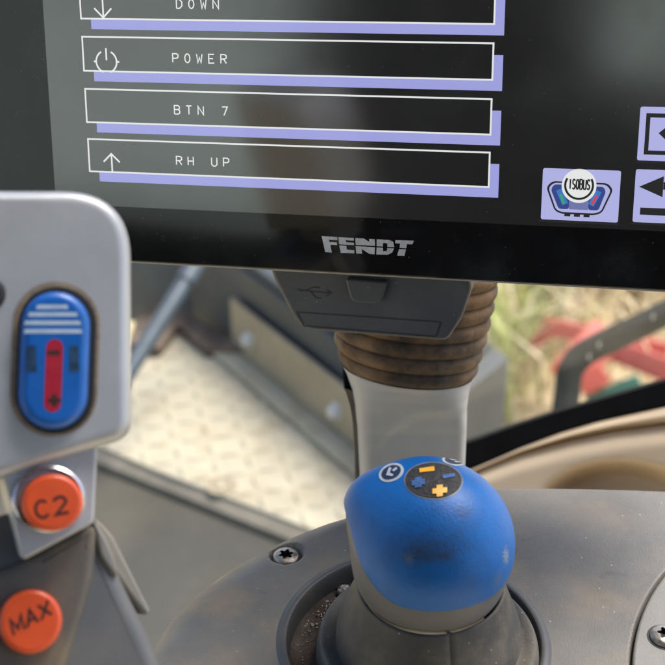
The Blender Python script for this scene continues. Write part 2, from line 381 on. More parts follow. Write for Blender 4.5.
for i, ((vt, vb), (wd, tp)) in enumerate(zip(rows, words)):
    bm = bmesh.new(); k = .0034
    sheet(bm, SP, [(u0 + k, vb - k), (u1 + k * .92, vb - k), (u1 + k * .92, vt - k * 1.05), (u0 + k, vt - k * 1.05)], W1)
    b = link('menu_button', bm, M['lav'], term); b['label'] = blab[i]
    bm = bmesh.new(); sheet(bm, SP, [(u0, vb), (u1, vb), (u1, vt), (u0, vt)], W2); link('button_face', bm, M['panel'], b)
    bm = bmesh.new(); t = .00027
    for q in ([(u0 - t, vb - t), (u1 + t, vb - t), (u1 + t, vb + t), (u0 - t, vb + t)], [(u0 - t, vt - t), (u1 + t, vt - t), (u1 + t, vt + t), (u0 - t, vt + t)],
              [(u0 - t, vb + t), (u0 + t, vb + t), (u0 + t, vt - t), (u0 - t, vt - t)], [(u1 - t, vb + t), (u1 + t, vb + t), (u1 + t, vt - t), (u1 - t, vt - t)]):
        sheet(bm, SP, q, W3)
    link('button_outline', bm, M['white_lit'], b)
    o = uvmm(*tp); bm = bmesh.new()
    text(bm, SP, wd, o, (1, 0), (0, .0028), .00185, .00413, .00038, W3); link('lettering', bm, M['grey_lit'], b)
    if i != 2:
        bm = bmesh.new(); tk = .00056
        if i == 3:
            a = uvmm(112, 153.5); stroke(bm, SP, [(a[0], vb), tuple(a)], tk, W4); stroke(bm, SP, [a + (-.0029, -.0028), a, a + (.0029, -.0028)], tk, W5)
        if i == 0:
            a = uvmm(104, 17.5); stroke(bm, SP, [tuple(a), (a[0], vt)], tk, W4); stroke(bm, SP, [a + (-.0030, .0030), a, a + (.0030, .0030)], tk, W5)
        if i == 1:
            a = uvmm(107.2, 61.5); r = .0036
            stroke(bm, SP, [a + (0, .0005), a + (0, .0044)], tk, W4)
            stroke(bm, SP, [a + np.array(q) for q in arc(0, 0, r, r, 118, 250, 14)], tk, W5)
            stroke(bm, SP, [a + np.array(q) for q in arc(0, 0, r, r, 62, -70, 14)], tk, W5)
            for sg in (-1, 1): stroke(bm, SP, [a + (sg * r, 0), a + (sg * (r + .0009), 0)], tk, W4)
        link('icon', bm, M['white_lit'], b)
# soft keys
def softkey(pxpts, label):
    q = [SP.uv(*p) for p in pxpts]; us = [p[0] for p in q]; vv = [p[1] for p in q]
    a, b, c, d = (us[0] + us[3]) / 2, (us[1] + us[2]) / 2, (vv[2] + vv[3]) / 2, (vv[0] + vv[1]) / 2
    bm = bmesh.new(); sheet(bm, SP, rounded([(a, c), (b, c), (b, d), (a, d)], .0007, 3), W1)
    o = link('soft_key', bm, M['key'], term); o['label'] = label
    bm = bmesh.new()
    for qq in ([(a - .0004, c - .0008), (b + .0004, c - .0008), (b + .0004, c - .0001), (a - .0004, c - .0001)],): sheet(bm, SP, qq, W1)
    link('key_shadow', bm, M['dark_lit'], o)
    return o, (a, b, c, d)
kw = 77
k1, kb1 = softkey([(543, 167.5), (621, 171), (618, 223), (541, 218.5)], 'lavender key carrying the ISOBUS symbol of two grips')
a, b, c, d = kb1; wd_ = b - a; hh = d - c
k2, kb2 = softkey([(636, 168.5), (714, 172.3), (711, 225), (632.5, 222)], 'lavender key with a left arrow over a bar')
k3, kb3 = softkey([(641, 106), (718, 109), (716, 163), (636.5, 160)], 'lavender key with a framed left arrow')
# ISOBUS icon
cx, cy = (a + b) / 2 - .0004, (c + d) / 2
def ip(x, y): return (cx + x * 1e-3, cy + y * 1e-3)      # millimetres about the key centre
bm = bmesh.new()
outl = [ip(-8.6, 4.2), ip(-10.4, 2.2), ip(-7.4, -5.3), ip(-5.2, -6.2), ip(5.2, -6.2), ip(7.4, -5.3), ip(10.4, 2.2), ip(8.6, 4.2)]
sheet(bm, SP, rounded(outl, .0012), W2, 0)
inl = [ip(-8.1, 3.7), ip(-9.7, 2.0), ip(-7.0, -4.9), ip(-5.0, -5.6), ip(5.0, -5.6), ip(7.0, -4.9), ip(9.7, 2.0), ip(8.1, 3.7)]
sheet(bm, SP, rounded(inl, .0011), W2 + 5e-5, 1)
navy = [ip(-7.8, 3.2), ip(-8.7, 1.8), ip(-6.0, -4.5), ip(6.0, -4.5), ip(8.0, 1.8), ip(6.6, 3.2)]
sheet(bm, SP, rounded([ip(-8.0, 3.2), ip(-8.9, 1.5), ip(-6.2, -4.6), ip(-3.0, -4.6), ip(-3.0, 3.2)], .0009), W2 + 1e-4, 2)
sheet(bm, SP, rounded([ip(7.4, 3.0), ip(8.2, 1.5), ip(6.2, -4.6), ip(3.0, -4.6), ip(3.0, 3.0)], .0009), W2 + 1e-4, 2)
sheet(bm, SP, [ip(-3, -4.6), ip(3, -4.6), ip(3, 3), ip(-3, 3)], W2 + 1.0e-4, 3)
for (x0, y0, x1, y1, w, mi, hgt) in ((-6.4, 1.6, -4.2, -3.0, 1.9, 4, .00015), (6.0, 1.6, 3.8, -3.0, 1.9, 4, .00015), (-5.8, .2, -4.6, -2.8, .8, 5, .0002), (5.4, .2, 4.2, -2.8, .8, 6, .0002)):
    stroke(bm, SP, [ip(x0, y0), ip(x1, y1)], w * 1e-3, W2 + hgt, mi)
for x in (-3.4, -.4, 2.6): sheet(bm, SP, [ip(x - .9, -6.9), ip(x + 1.0, -6.9), ip(x + 1.0, -6.0), ip(x - .9, -6.0)], W2 + .00016, 0)
sheet(bm, SP, ell(*ip(-.2, 3.0), .0054, .0054, 40), W2 + .00025, 7)
stroke(bm, SP, arc(*ip(-.2, 3.2), .0043, .0043, 150, 390, 26), .0007, W2 + .0003, 0)
text(bm, SP, 'ISOBUS', ip(-3.35, 2.0), (1, 0), (0, .0031), .00080, .00113, .00046, W2 + .0003, 0)
link('icon', bm, [M['dark_lit'], M['key'], M['navy_lit'], M['slate_lit'], M['sky_lit'], M['green_lit'], M['red_lit'], M['white_lit']], k1)
bm = bmesh.new(); a, b, c, d = kb2
tri = [SP.uv(639, 186.5), SP.uv(664, 176), SP.uv(662.5, 197)]; sheet(bm, SP, tri, W2)
vm = SP.uv(664, 186)[1]; ut = SP.uv(663.3, 187)[0]
sheet(bm, SP, [(ut, vm - .0011), (b - .0020, vm - .0011), (b - .0020, vm + .0013), (ut, vm + .0013)], W2 + 2e-5)
q = SP.uv(640, 211); sheet(bm, SP, [(q[0], q[1] - .0011), (b - .0018, q[1] - .0011), (b - .0018, q[1] + .0012), (q[0], q[1] + .0012)], W2)
link('icon', bm, M['dark_lit'], k2)
bm = bmesh.new(); a, b, c, d = kb3; i0, i1 = .0019, .0032
for q in ([(a + i0, c + i0), (b - i0, c + i0), (b - i0, c + i1), (a + i0, c + i1)], [(a + i0, d - i1), (b - i0, d - i1), (b - i0, d - i0), (a + i0, d - i0)],
          [(a + i0, c + i1), (a + i1, c + i1), (a + i1, d - i1), (a + i0, d - i1)], [(b - i1, c + i1), (b - i0, c + i1), (b - i0, d - i1), (b - i1, d - i1)]): sheet(bm, SP, q, W2)
q = np.array(SP.uv(658.5, 133)); sheet(bm, SP, [q, q + (.0052, .0046), q + (.0052, -.0046)], W2)
link('icon', bm, M['dark_lit'], k3)
# logo
LG = [[(65, 88), (152, 94), (152, 111), (106, 108), (109, 121), (150, 124), (150, 138), (113, 136), (122, 180), (85, 176)],
      [(158, 94), (243, 99), (244, 114), (198, 111), (200, 122), (244, 126), (244, 138), (162, 134)], [(163, 140), (202, 142), (204, 163), (246, 167), (246, 184), (171, 182)],
      [(252, 99), (300, 102), (330, 122), (328, 104), (360, 106), (361, 143), (254, 137)], [(254, 144), (361, 150), (359, 189), (330, 187), (287, 160), (290, 186), (257, 184)],
      [(370, 106), (440, 110), (462, 120), (468, 150), (430, 148), (428, 128), (405, 126), (405, 146), (370, 144)], [(370, 151), (405, 153), (405, 172), (425, 172), (430, 155), (467, 157), (455, 180), (430, 192), (368, 190)],
      [(474, 111), (576, 114), (568, 134), (538, 133), (534, 156), (497, 153), (500, 130), (472, 128)], [(494, 160), (532, 163), (524, 198), (484, 196)]]
bm = bmesh.new()
for pg in LG: sheet(bm, SP, [SP.uv(310 + x / 5.542, 220 + y / 5.542) for x, y in pg], .0002)
bm.normal_update(); bmesh.ops.triangulate(bm, faces=bm.faces); link('logo', bm, M['logo'], term, smooth=False)

# port cover below the terminal
FP = Plane(SP.at(0, 0, -.012), sx + .0 * sdn, sn + Vector((0, 0, -.10)))
out = [(268, 262), (470, 278), (471.5, 290), (462, 318), (447, 341.5), (310, 331), (296, 323), (287, 306), (273, 279)]
bm = bmesh.new(); prism(bm, FP, rounded(FP.uvs(out), [0, 0, .001, .002, .0025, .003, .004, .004, .002], 4), -.015, 0, .0016, 4)
cov = link('port_cover', bm, M['flap'], term); cov['label'] = 'dark grey port cover with a trident symbol and finger latch'
bm = bmesh.new(); prism(bm, FP, rounded(FP.uvs([(347, 276), (389, 279.5), (383, 298), (378, 301), (357, 299.5), (352, 296)]), .0012, 4), -.002, .0030, .0008, 4)
link('latch_tab', bm, M['flap'], cov)
bm = bmesh.new()
pan = FP.uvs([(297, 312), (441, 322), (436, 336.5), (304, 326)])
for i in range(4):
    stroke(bm, FP, [pan[i], pan[(i + 1) % 4]], .0005, .00012 + i * 1e-5)
link('panel_groove', bm, M['flap_dark'], cov)
bm = bmesh.new()
def fs(*p): stroke(bm, FP, FP.uvs(p), .00042, .00014 + len(bm.faces) * 1e-5)
fs((300, 290), (329, 293)); fs((306, 290.5), (313, 287), (320, 287.6)); fs((310, 291), (316, 297.5), (322, 298)); fs((327, 289.5), (331, 293), (326, 296)); fs((298, 289), (302, 291.5))
link('trident_symbol', bm, M['flap_dark'], cov)

# ================================================================== ARMREST PLANE
ZA = CAM.z - .282
AP = zplane(ZA)
HC = P(431, 543, (CAM.z - ZA - .041) / -ray(431, 543).z)
JX = Vector((HC.x + .0003, HC.y - .0002, ZA))
# ------------------------------------------------------------------ terminal arm: post + bellows
pd = .505
arm = thing('terminal_arm', P(418, 500, pd), 'light grey plastic post under the touchscreen with a dirty ribbed rubber bellows on top', 'support arm')
tilt = math.radians(11)
ax = Vector((.10, math.sin(tilt), math.cos(tilt))).normalized()       # axis of the bellows: leans away from the seat and slightly right
ring_c = P(408, 368, pd)
ex_ = Vector((1, 0, 0)); ex_ = (ex_ - ax * ex_.dot(ax)).normalized(); ey_ = ax.cross(ex_)
q = .505 / F
bm = bmesh.new(); R = []
prof = []      # (height, radius) ribs
r0 = 64 * q; H = 118 * q; nrib = 7
for i in range(nrib * 16 + 1):
    t = i / (nrib * 16); ph = (t * nrib) % 1
    base = r0 + 23 * q * t ** .6
    rib = abs(math.sin(math.pi * ph)) ** .6 * 4.4 * q
    prof.append((-1.5 * q + H * t, base - 3.2 * q + rib))
for h, r in prof:
    row = []
    for j in range(72):
        a = 2 * math.pi * j / 72
        row.append(ring_c + Vector((ax.x * .15, ax.y, ax.z)) * h + (ex_ * math.cos(a) + ey_ * math.sin(a) * .88) * r)
    R.append(row)
grid(bm, R, True); bmesh.ops.recalc_face_normals(bm, faces=bm.faces)
link('bellows', bm, M['bellows'], arm, 60)
# post: lofted sections, a rounded rectangle that flares to the bellows
bm = bmesh.new(); R = []
lev = [(0, 342, 475, 1.0), (.06, 346.5, 472.5, .95), (.16, 351, 470, .82), (.30, 355, 468.5, .62), (.5, 358, 469, .52), (1, 361, 470, .5), (1.8, 362, 471, .5)]
def lerp_lev(t):
    for a, b in zip(lev[:-1], lev[1:]):
        if t <= b[0]:
            k = (t - a[0]) / (b[0] - a[0]); return [a[i] + (b[i] - a[i]) * k for i in range(1, 4)]
    return lev[-1][1:]
nl = 110
for i in range(nl + 1):
    t = 1.6 * i / nl; l, r_, rd = lerp_lev(t)
    hgt = -t * 100 * q
    up_dir = ax.lerp(Vector((.0, .02, 1)), min(1, t * 1.6)).normalized()
    cpt = ring_c + Vector((0, 0, 1)) * hgt * 1.12 + Vector(((l + r_) / 2 - 409, 0, 0)) * q
    hw = (r_ - l) / 2 * q; hd = hw * (.88 - .14 * min(1, t * 2)); ee = 2 + 3.2 * min(1, t * 2.2) 
    tx = ex_.lerp(Vector((1, 0, 0)), min(1, t * 1.6)).normalized(); ty = up_dir.cross(tx)
    row = []
    for j in range(200):
        a = 2 * math.pi * j / 200; c_, s_ = math.cos(a), math.sin(a)
        rr2 = (abs(c_ / hw) ** ee + abs(s_ / hd) ** ee) ** (-1 / ee); x = rr2 * c_; y = rr2 * s_
        p = cpt + tx * x + ty * y
        if y < 0:      # shallow inset panel on the front, round-topped
            X = x / hw; top = .20 + .34 * max(0, .35 - X) ** 1.8
            ins = float(sstep(t, top, top + .16) * (1 - sstep(X, .66, .92)) * sstep(X, -.85, -.55))
            p += ty * (.0009 * ins * (-y / hd) ** 2)
        row.append(p)
    R.append(row)
top = ring_c + ax * (-2 * q)
R.insert(0, [top + (p - ring_c) * .93 for p in R[0]])
grid(bm, R, True)
bmesh.ops.recalc_face_normals(bm, faces=bm.faces); link('post', bm, M['post'], arm, 50)
bm = bmesh.new(); R = []
for i in range(30):
    t = .10 + 1.4 * i / 29; l, r_, rd = lerp_lev(t); hgt = -t * 100 * q
    x0 = (l - 409) * q; cpt = ring_c + Vector((0, 0, hgt * 1.12))
    R.append([cpt + Vector((x0 + dx * q, dy * q, 0)) for dx, dy in ((4, -24), (-3.5, -20), (-4.5, 0), (-4.5, 30), (4, 34))])
grid(bm, R, True); bmesh.ops.recalc_face_normals(bm, faces=bm.faces); link('side_trim', bm, M['post_side'], arm)

# ------------------------------------------------------------------ armrest shell as a height field
armr = thing('armrest_console', Vector((JX.x, JX.y, ZA - .06)), 'dusty grey armrest console around the blue joystick, with recessed star screws', 'armrest')
sil = [(60, 760), (118, 655), (152, 604), (178, 578), (206, 557), (240, 537), (280, 520), (320, 510), (352, 505), (400, 492), (450, 487), (500, 486), (580, 486.5), (665, 489), (780, 496), (840, 520), (840, 800), (60, 800)]
olx = [AP.uv(*p) for p in sil]
ol = smooth_open(olx[:15], 6); ol = [tuple(p) for p in ol] + [tuple(p) for p in olx[15:]]
O = np.array(ol)
x0, y0 = O.min(0); x1, y1 = O.max(0)
y0 = max(y0, AP.uv(332, 700)[1]); x0 = max(x0, -.085); x1 = min(x1, .165)
st = .0007
gx = np.arange(x0, x1, st); gy = np.arange(y0, y1 + st, st)
X, Y = np.meshgrid(gx, gy)
def sdf(X, Y, poly):
    d = np.full(X.shape, 1e9); ins = np.zeros(X.shape, bool); n = len(poly)
    for i in range(n):
        ax0, ay0 = poly[i]; bx, by = poly[(i + 1) % n]
        ex, ey = bx - ax0, by - ay0; t = np.clip(((X - ax0) * ex + (Y - ay0) * ey) / (ex * ex + ey * ey + 1e-18), 0, 1)
        d = np.minimum(d, np.hypot(X - ax0 - t * ex, Y - ay0 - t * ey))
        cond = ((ay0 > Y) != (by > Y)) & (X < (bx - ax0) * (Y - ay0) / (by - ay0 + 1e-18) + ax0); ins ^= cond
    return np.where(ins, d, -d)
dd = sdf(X, Y, ol)
RR = .0025 + .0175 * (1 - sstep(X, -.03, .035))
e = np.clip((RR - dd) / RR, 0, 1)
Z = -(RR - np.sqrt(np.maximum(RR * RR - (RR * e) ** 2, 0)))
# broad crown and left-hand fall
Z -= .008 * (1 - sstep(X, -.085, -.024)) ** 2
RY = JX.y + .0042; RX = JX.x - .0040
jr = np.hypot((X - RX), (Y - RY))
RIM = .0389
scr = [AP.hit(286, 552), AP.hit(665, 640)]
WR = .0054
s0 = scr[0]
rr_ = np.hypot(X - s0.x, Y - s0.y)
z_s = float(Z[np.argmin(np.abs(gy - s0.y)), np.argmin(np.abs(gx - s0.x))])
Z = np.where(rr_ < WR + .0012, np.minimum(Z, z_s - .0034 * (1 - sstep(rr_, WR - .0006, WR + .0008))), Z)
# cover plate circle through three points of its edge
def circ(a, b, c):
    ax_, ay, bx, by, cx_, cy_ = a[0], a[1], b[0], b[1], c[0], c[1]
    d = 2 * (ax_ * (by - cy_) + bx * (cy_ - ay) + cx_ * (ay - by))
    ux = ((ax_**2 + ay**2) * (by - cy_) + (bx**2 + by**2) * (cy_ - ay) + (cx_**2 + cy_**2) * (ay - by)) / d
    uy = ((ax_**2 + ay**2) * (cx_ - bx) + (bx**2 + by**2) * (ax_ - cx_) + (cx_**2 + cy_**2) * (bx - ax_)) / d
    return ux, uy, math.hypot(ax_ - ux, ay - uy)
pcx, pcy, pcr = circ(AP.uv(667, 571), AP.uv(641, 612), AP.uv(630, 664))
pr = np.hypot(X - pcx, Y - pcy)
Z -= .003 * (1 - sstep(pr, pcr - .0004, pcr + .0004))
bm = bmesh.new(); idx = -np.ones(X.shape, int); vl = []
for i in range(X.shape[0]):
    for j in range(X.shape[1]):
        if dd[i, j] > 0 and jr[i, j] > RIM + .0016: idx[i, j] = len(vl); vl.append(bm.verts.new((X[i, j], Y[i, j], ZA + Z[i, j])))
for i in range(X.shape[0] - 1):
    for j in range(X.shape[1] - 1):
        q4 = (idx[i, j], idx[i, j + 1], idx[i + 1, j + 1], idx[i + 1, j])
        if min(q4) >= 0:
            f = bm.faces.new([vl[k] for k in q4])
ed = [e_ for e_ in bm.edges if len(e_.link_faces) == 1 and math.hypot(e_.verts[0].co.x - RX, e_.verts[0].co.y - RY) > RIM + .004]
ret = bmesh.ops.extrude_edge_only(bm, edges=ed)
for v in [g for g in ret['geom'] if isinstance(g, bmesh.types.BMVert)]: v.co.z = ZA - .12
bmesh.ops.delete(bm, geom=[v for v in bm.verts if not v.link_faces], context='VERTS')
link('shell', bm, M['armrest'], armr, 60)
bm = bmesh.new(); rp = smooth_open([(RIM + .0046, -.0012), (RIM + .0032, .0001), (RIM + .0021, .0008), (RIM + .0009, .0010), (RIM + .0001, .0005), (RIM - .0005, -.0020), (RIM - .0008, -.0070)], 6)
def lathe(pp): return [[Vector((RX + r * math.cos(2 * math.pi * j / 160), RY + r * math.sin(2 * math.pi * j / 160), ZA + z)) for j in range(160)] for r, z in pp]
grid(bm, lathe(rp), True); bmesh.ops.recalc_face_normals(bm, faces=bm.faces)
for f in bm.faces:
    if f.normal.z < -.2: f.normal_flip()
link('recess_rim', bm, M['rim_plastic'], armr, 60)
bm = bmesh.new(); grid(bm, lathe([(RIM - .0005, -.0062), (RIM - .0016, -.0072), (RIM - .004, -.0076), (.030, -.0078)]), True); bmesh.ops.recalc_face_normals(bm, faces=bm.faces)
for f in bm.faces:
    if f.normal.z < 0: f.normal_flip()
link('recess_floor', bm, M['recess'], armr, 60)
bm = bmesh.new(); PP = Plane((pcx, pcy, ZA), (1, 0, 0), (0, 0, 1))
prism(bm, PP, ell(0, 0, pcr - .0007, pcr - .0007, 128), -.003, .0010, .0008, 3)
cpl = link('cover_plate', bm, M['armrest_edge'], armr)
def star_screw(loc, r, rot, label, parent, well=None):
    pl = Plane(loc, (math.cos(rot), math.sin(rot), 0), (0, 0, 1)); bm = bmesh.new(); n = 72; rows = []
    star = [.50 * r * (1 + .22 * math.cos(6 * 2 * math.pi * i / n)) / 1.1 for i in range(n)]
    cs = [(math.cos(2 * math.pi * i / n), math.sin(2 * math.pi * i / n)) for i in range(n)]
    def row(rad, w): return [pl.at(c * (rad if not isinstance(rad, list) else rad[i]), s * (rad if not isinstance(rad, list) else rad[i]), w) for i, (c, s) in enumerate(cs)]
    for rad, w in ((r, -.002), (r, .0004), (r * .97, .0009), (r * .88, .0014), (r * .75, .0017)): rows.append(row(rad, w))
    rows.append(row([s * 1.04 for s in star], .0019)); rows.append(row(star, .0017)); 
    V = grid(bm, rows, True)
    rows2 = [row(star, .0017), row([s * .96 for s in star], -.0008), row(.0001, -.0010)]
    grid(bm, rows2, True, 1); bmesh.ops.recalc_face_normals(bm, faces=bm.faces)
    for f in bm.faces:
        if f.normal.z < -.3: f.normal_flip()
    o = link('screw', bm, [M['steel_dirty'], M['steel_hole']], parent, 30); o['label'] = label; return o
star_screw(Vector((s0.x, s0.y, ZA + z_s - .0026)), .0046, .3, 'dirty star socket screw sunk beside the joystick recess', armr)
s1 = scr[1]
star_screw(Vector((s1.x, s1.y, ZA + .0010)), .0048, .8, 'bright star socket screw on the round cover plate', armr)
bm = bmesh.new(); prism(bm, Plane((s1.x, s1.y, ZA), (1, 0, 0), (0, 0, 1)), ell(0, 0, .0056, .0056, 40), .0005, .00112)
link('screw_gap', bm, M['black'], armr)
# grit in the recess
bm = bmesh.new()
def grain(c, r):
    n0 = len(bm.verts); g = bmesh.ops.create_icosphere(bm, subdivisions=1, radius=r); kx, ky, kz = random.uniform(.5, 1.6), random.uniform(.5, 1.6), random.uniform(.4, .9)
    for v in g['verts']:
        v.co = Vector((v.co.x * kx * random.uniform(.75, 1.25), v.co.y * ky * random.uniform(.75, 1.25), v.co.z * kz * random.uniform(.7, 1.2))) + Vector(c)
RP = zplane(ZA - .0072)
def clampr(h):
    v = Vector((h.x - RX, h.y - RY, 0)); l = RIM - .0022 - random.random() * .0048; v = v.normalized() * l; return Vector((RX + v.x, RY + v.y, 0))
for _ in range(90):
    t = random.random(); ctr = smooth_open([(300, 625), (303, 604), (312, 590), (326, 574), (345, 564), (352, 561)], 8); p_ = ctr[int(t * (len(ctr) - 1))]
    h_ = clampr(RP.hit(p_[0] + random.gauss(0, 3), p_[1] + random.gauss(0, 2))); grain((h_.x, h_.y, ZA - .0072), random.choice([.00025, .00035, .0005]))
for _ in range(60):
    a = random.uniform(1.9, 4.4); r = random.uniform(.0335, .0370); grain((RX + r * math.cos(a), RY + r * math.sin(a), ZA - .0074), random.uniform(.00015, .0004))
o = link('loose_grit', bm, M['crumb'], None); o['kind'] = 'stuff'; o['label'] = 'loose pale grit lying in the brown joystick recess'; o['category'] = 'grit'
h_ = RP.hit(326, 577); v_ = Vector((h_.x - RX, h_.y - RY, 0)).normalized() * (RIM - .0034); h_ = Vector((RX + v_.x, RY + v_.y, 0)); bm = bmesh.new(); g = bmesh.ops.create_icosphere(bm, subdivisions=4, radius=.0024)
for v in g['verts']:
    k = 1 + .16 * math.sin(v.co.x * 4100 + 1) * math.sin(v.co.y * 3700) + random.uniform(-.06, .06); v.co = Vector((v.co.x * k, v.co.y * k, v.co.z * k * .75)) + Vector((h_.x, h_.y, ZA - .0060))
o = link('dirt_clod', bm, M['crumb'], None); o['label'] = 'small crumbly grey clod of dirt in the joystick recess near the screw'; o['category'] = 'dirt clod'

# ================================================================== JOYSTICK
joy = thing('joystick', JX, 'round blue capped joystick with a small black symbol disc, on a grey rubber boot', 'joystick')
RH = .0237; BZ = .0260
bdir = Vector((-.82, .28, .49)).normalized()
bdir2 = Vector((-.20, .75, .62)).normalized()
def head_r(d):
    d = d.normalized()
    a = math.acos(max(-1, min(1, d.dot(bdir)))); b = math.acos(max(-1, min(1, d.dot(bdir2))))
    r = RH + .0044 * math.exp(-(a / .42) ** 2) + .0012 * math.exp(-(b / .5) ** 2)
    if d.z < 0:      # the lower bowl is fuller than a ball
        h2 = d.x * d.x + d.y * d.y; lo, hi = .6, 1.4
        for _ in range(22):
            k = (lo + hi) / 2
            if k * k * h2 + (k * RH * -d.z / BZ) ** 3 < 1: lo = k
            else: hi = k
        r *= lo
    return r
def part_z(az):      # az: 0 = front (towards the seat), + = right
    d = math.degrees(az)
    l = float(sstep(-d, 22, 95)) * (1 - .5 * float(sstep(-d, 120, 180))); r = float(sstep(d, 40, 95)) * (1 - .2 * float(sstep(d, 130, 180)))
    return -.0040 + .0135 * l + .0032 * r
def hdir(az, th): return Vector((math.sin(th) * math.sin(az), -math.sin(th) * math.cos(az), math.cos(th)))
NA = 128
def headgrid(up, off):
    rows = []; n = 44
    for i in range(n + 1):
        row = []
        for j in range(NA):
            az = -math.pi + 2 * math.pi * j / NA; thp = math.acos(part_z(az) / RH)
            th = thp * (1 - i / n) + .004 if up else thp + (math.pi * .93 - thp) * i / n
            d = hdir(az, th); row.append(HC + d * (head_r(d) + off))
        rows.append(row)
    return rows
bm = bmesh.new(); rows = headgrid(True, .0005)
lip = []
for rad, dth in ((-.0016, .012), (.0001, .014), (.00042, .008)):
    row = []
    for j in range(NA):
        az = -math.pi + 2 * math.pi * j / NA; th = math.acos(part_z(az) / RH) + dth + .004
        d = hdir(az, th); row.append(HC + d * (head_r(d) + rad))
    lip.append(row)
V = grid(bm, lip + rows, True); bm.faces.new(V[-1]); bmesh.ops.recalc_face_normals(bm, faces=bm.faces)
# blue cap material with worn dark smears on the hand side
m = mat('blue cap plastic', (.003, .116, .40), .43, var=(40, .08), bump=[(1300, .00011)], dust=((.02, .07, .17), 90, .52, .85, .45), spec=.34)
M['cap'] = m; nt = m.node_tree; N = nt.nodes; L = nt.links; bs = N['Principled BSDF']
def smear(center, rad, stretch, colr, lo, hi, amt, nscale=420):
    prev = bs.inputs['Base Color'].links[0].from_socket
    tc = N.new('ShaderNodeTexCoord'); vm = N.new('ShaderNodeVectorMath'); vm.operation = 'SUBTRACT'; vm.inputs[1].default_value = center
    L.new(tc.outputs['Object'], vm.inputs[0]); sc = N.new('ShaderNodeVectorMath'); sc.operation = 'MULTIPLY'; sc.inputs[1].default_value = stretch
    L.new(vm.outputs[0], sc.inputs[0]); ln = N.new('ShaderNodeVectorMath'); ln.operation = 'LENGTH'; L.new(sc.outputs[0], ln.inputs[0])
    mr = N.new('ShaderNodeMapRange'); mr.interpolation_type = 'SMOOTHSTEP'; mr.inputs['From Min'].default_value = 0; mr.inputs['From Max'].default_value = rad
    mr.inputs['To Min'].default_value = 1; mr.inputs['To Max'].default_value = 0; L.new(ln.outputs['Value'], mr.inputs['Value'])
    nz = N.new('ShaderNodeTexNoise'); nz.inputs['Scale'].default_value = nscale; nz.inputs['Detail'].default_value = 5; nz.inputs['Roughness'].default_value = .7
    L.new(tc.outputs['Object'], nz.inputs['Vector'])
    ad = N.new('ShaderNodeMath'); ad.operation = 'MULTIPLY_ADD'; ad.inputs[1].default_value = .55; L.new(mr.outputs[0], ad.inputs[0]); L.new(nz.outputs['Fac'], ad.inputs[2])
    m2 = N.new('ShaderNodeMapRange'); m2.interpolation_type = 'SMOOTHSTEP'; m2.inputs['From Min'].default_value = lo; m2.inputs['From Max'].default_value = hi; m2.inputs['To Max'].default_value = amt
    L.new(ad.outputs[0], m2.inputs['Value'])
    mx = N.new('ShaderNodeMix'); mx.data_type = 'RGBA'; L.new(m2.outputs[0], mx.inputs['Factor']); L.new(prev, mx.inputs['A']); mx.inputs['B'].default_value = (*colr, 1)
    L.new(mx.outputs['Result'], bs.inputs['Base Color'])
def head_hit(px_, py_, off=.0005):
    r = ray(px_, py_).normalized(); t = (HC - CAM).length - .035
    best = (1e9, None)
    for _ in range(400):
        p = CAM + r * t; d = p - HC; g = d.length - head_r(d) - off
        if g < best[0]: best = (g, p)
        if g < 1e-6 or t > .45: break
        t += max(g * .6, 2e-5 if g > 1e-5 else 2e-6)
    d = best[1] - HC
    return HC + d.normalized() * (head_r(d) + off)      # a ray that just misses lands on the rim
def smear_at(px_, py_, *a): 
    c = head_hit(px_, py_) - joy.location; smear(tuple(c), *a)
cap = link('cap', bm, m, joy, 40)
smear_at(432, 538, .021, (.75, 1, 1), (.006, .070, .22), .50, 1.0, .5, 200)
smear_at(432, 547, .016, (.6, 1, 1.4), (.020, .045, .10), .72, 1.12, .5, 600)
smear_at(428, 550, .0125, (.62, 1, 1.5), (.024, .040, .075), .80, 1.12, .58, 1300)
smear_at(416, 554, .008, (.7, 1, 1.4), (.018, .030, .058), .84, 1.08, .55, 700)
smear_at(409, 559, .0042, (1, 1, 1), (.11, .12, .13), .86, 1.08, .7, 1500)
smear_at(445, 556, .0060, (.7, 1.6, 1.6), (.03, .036, .05), .86, 1.08, .6, 1500)
smear_at(463, 512, .006, (.7, 1, 1), (.02, .05, .14), .85, 1.05, .5, 1300)
smear_at(506, 556, .0055, (1, 1, .7), (.26, .29, .31), .84, 1.1, .7, 1400)
smear_at(498, 580, .0075, (1, 1, .8), (.10, .14, .20), .86, 1.1, .5, 1400)
bm = bmesh.new(); rows = headgrid(False, -.0005); grid(bm, rows, True); bmesh.ops.recalc_face_normals(bm, faces=bm.faces)
link('lower_bowl', bm, M['bowl'], joy, 60)
# decals as thin raised pads on the cap
def hn(p): 
    d = p - HC; e = 1e-4; t1 = d.orthogonal().normalized(); t2 = d.normalized().cross(t1)
    f = lambda v: HC + (v - HC).normalized() * (head_r(v - HC) + .0005)
    a = f(p + t1 * e) - f(p - t1 * e); b = f(p + t2 * e) - f(p - t2 * e); n = a.cross(b).normalized()
    return n if n.dot(d) > 0 else -n
def pad(bm, outline, h, mi=0, rings=5, skirt=True):
    cxp = sum(p[0] for p in outline) / len(outline); cyp = sum(p[1] for p in outline) / len(outline); rows = []
    if skirt: rows.append([(lambda p: p - hn(p) * .0003)(head_hit(x, y)) for x, y in outline])
    for i in range(rings + 1):
        k = 1 - i / (rings + .001)
        rows.append([(lambda p: p + hn(p) * h)(head_hit(cxp + (x - cxp) * k, cyp + (y - cyp) * k)) for x, y in outline])
    V = grid(bm, rows, True, mi); return V
M['disc'] = mat('textured black disc', (.020, .020, .021), .7, var=(900, .4), bump=(1300, .0004), specks=(900, .12, (.10, .10, .10)))
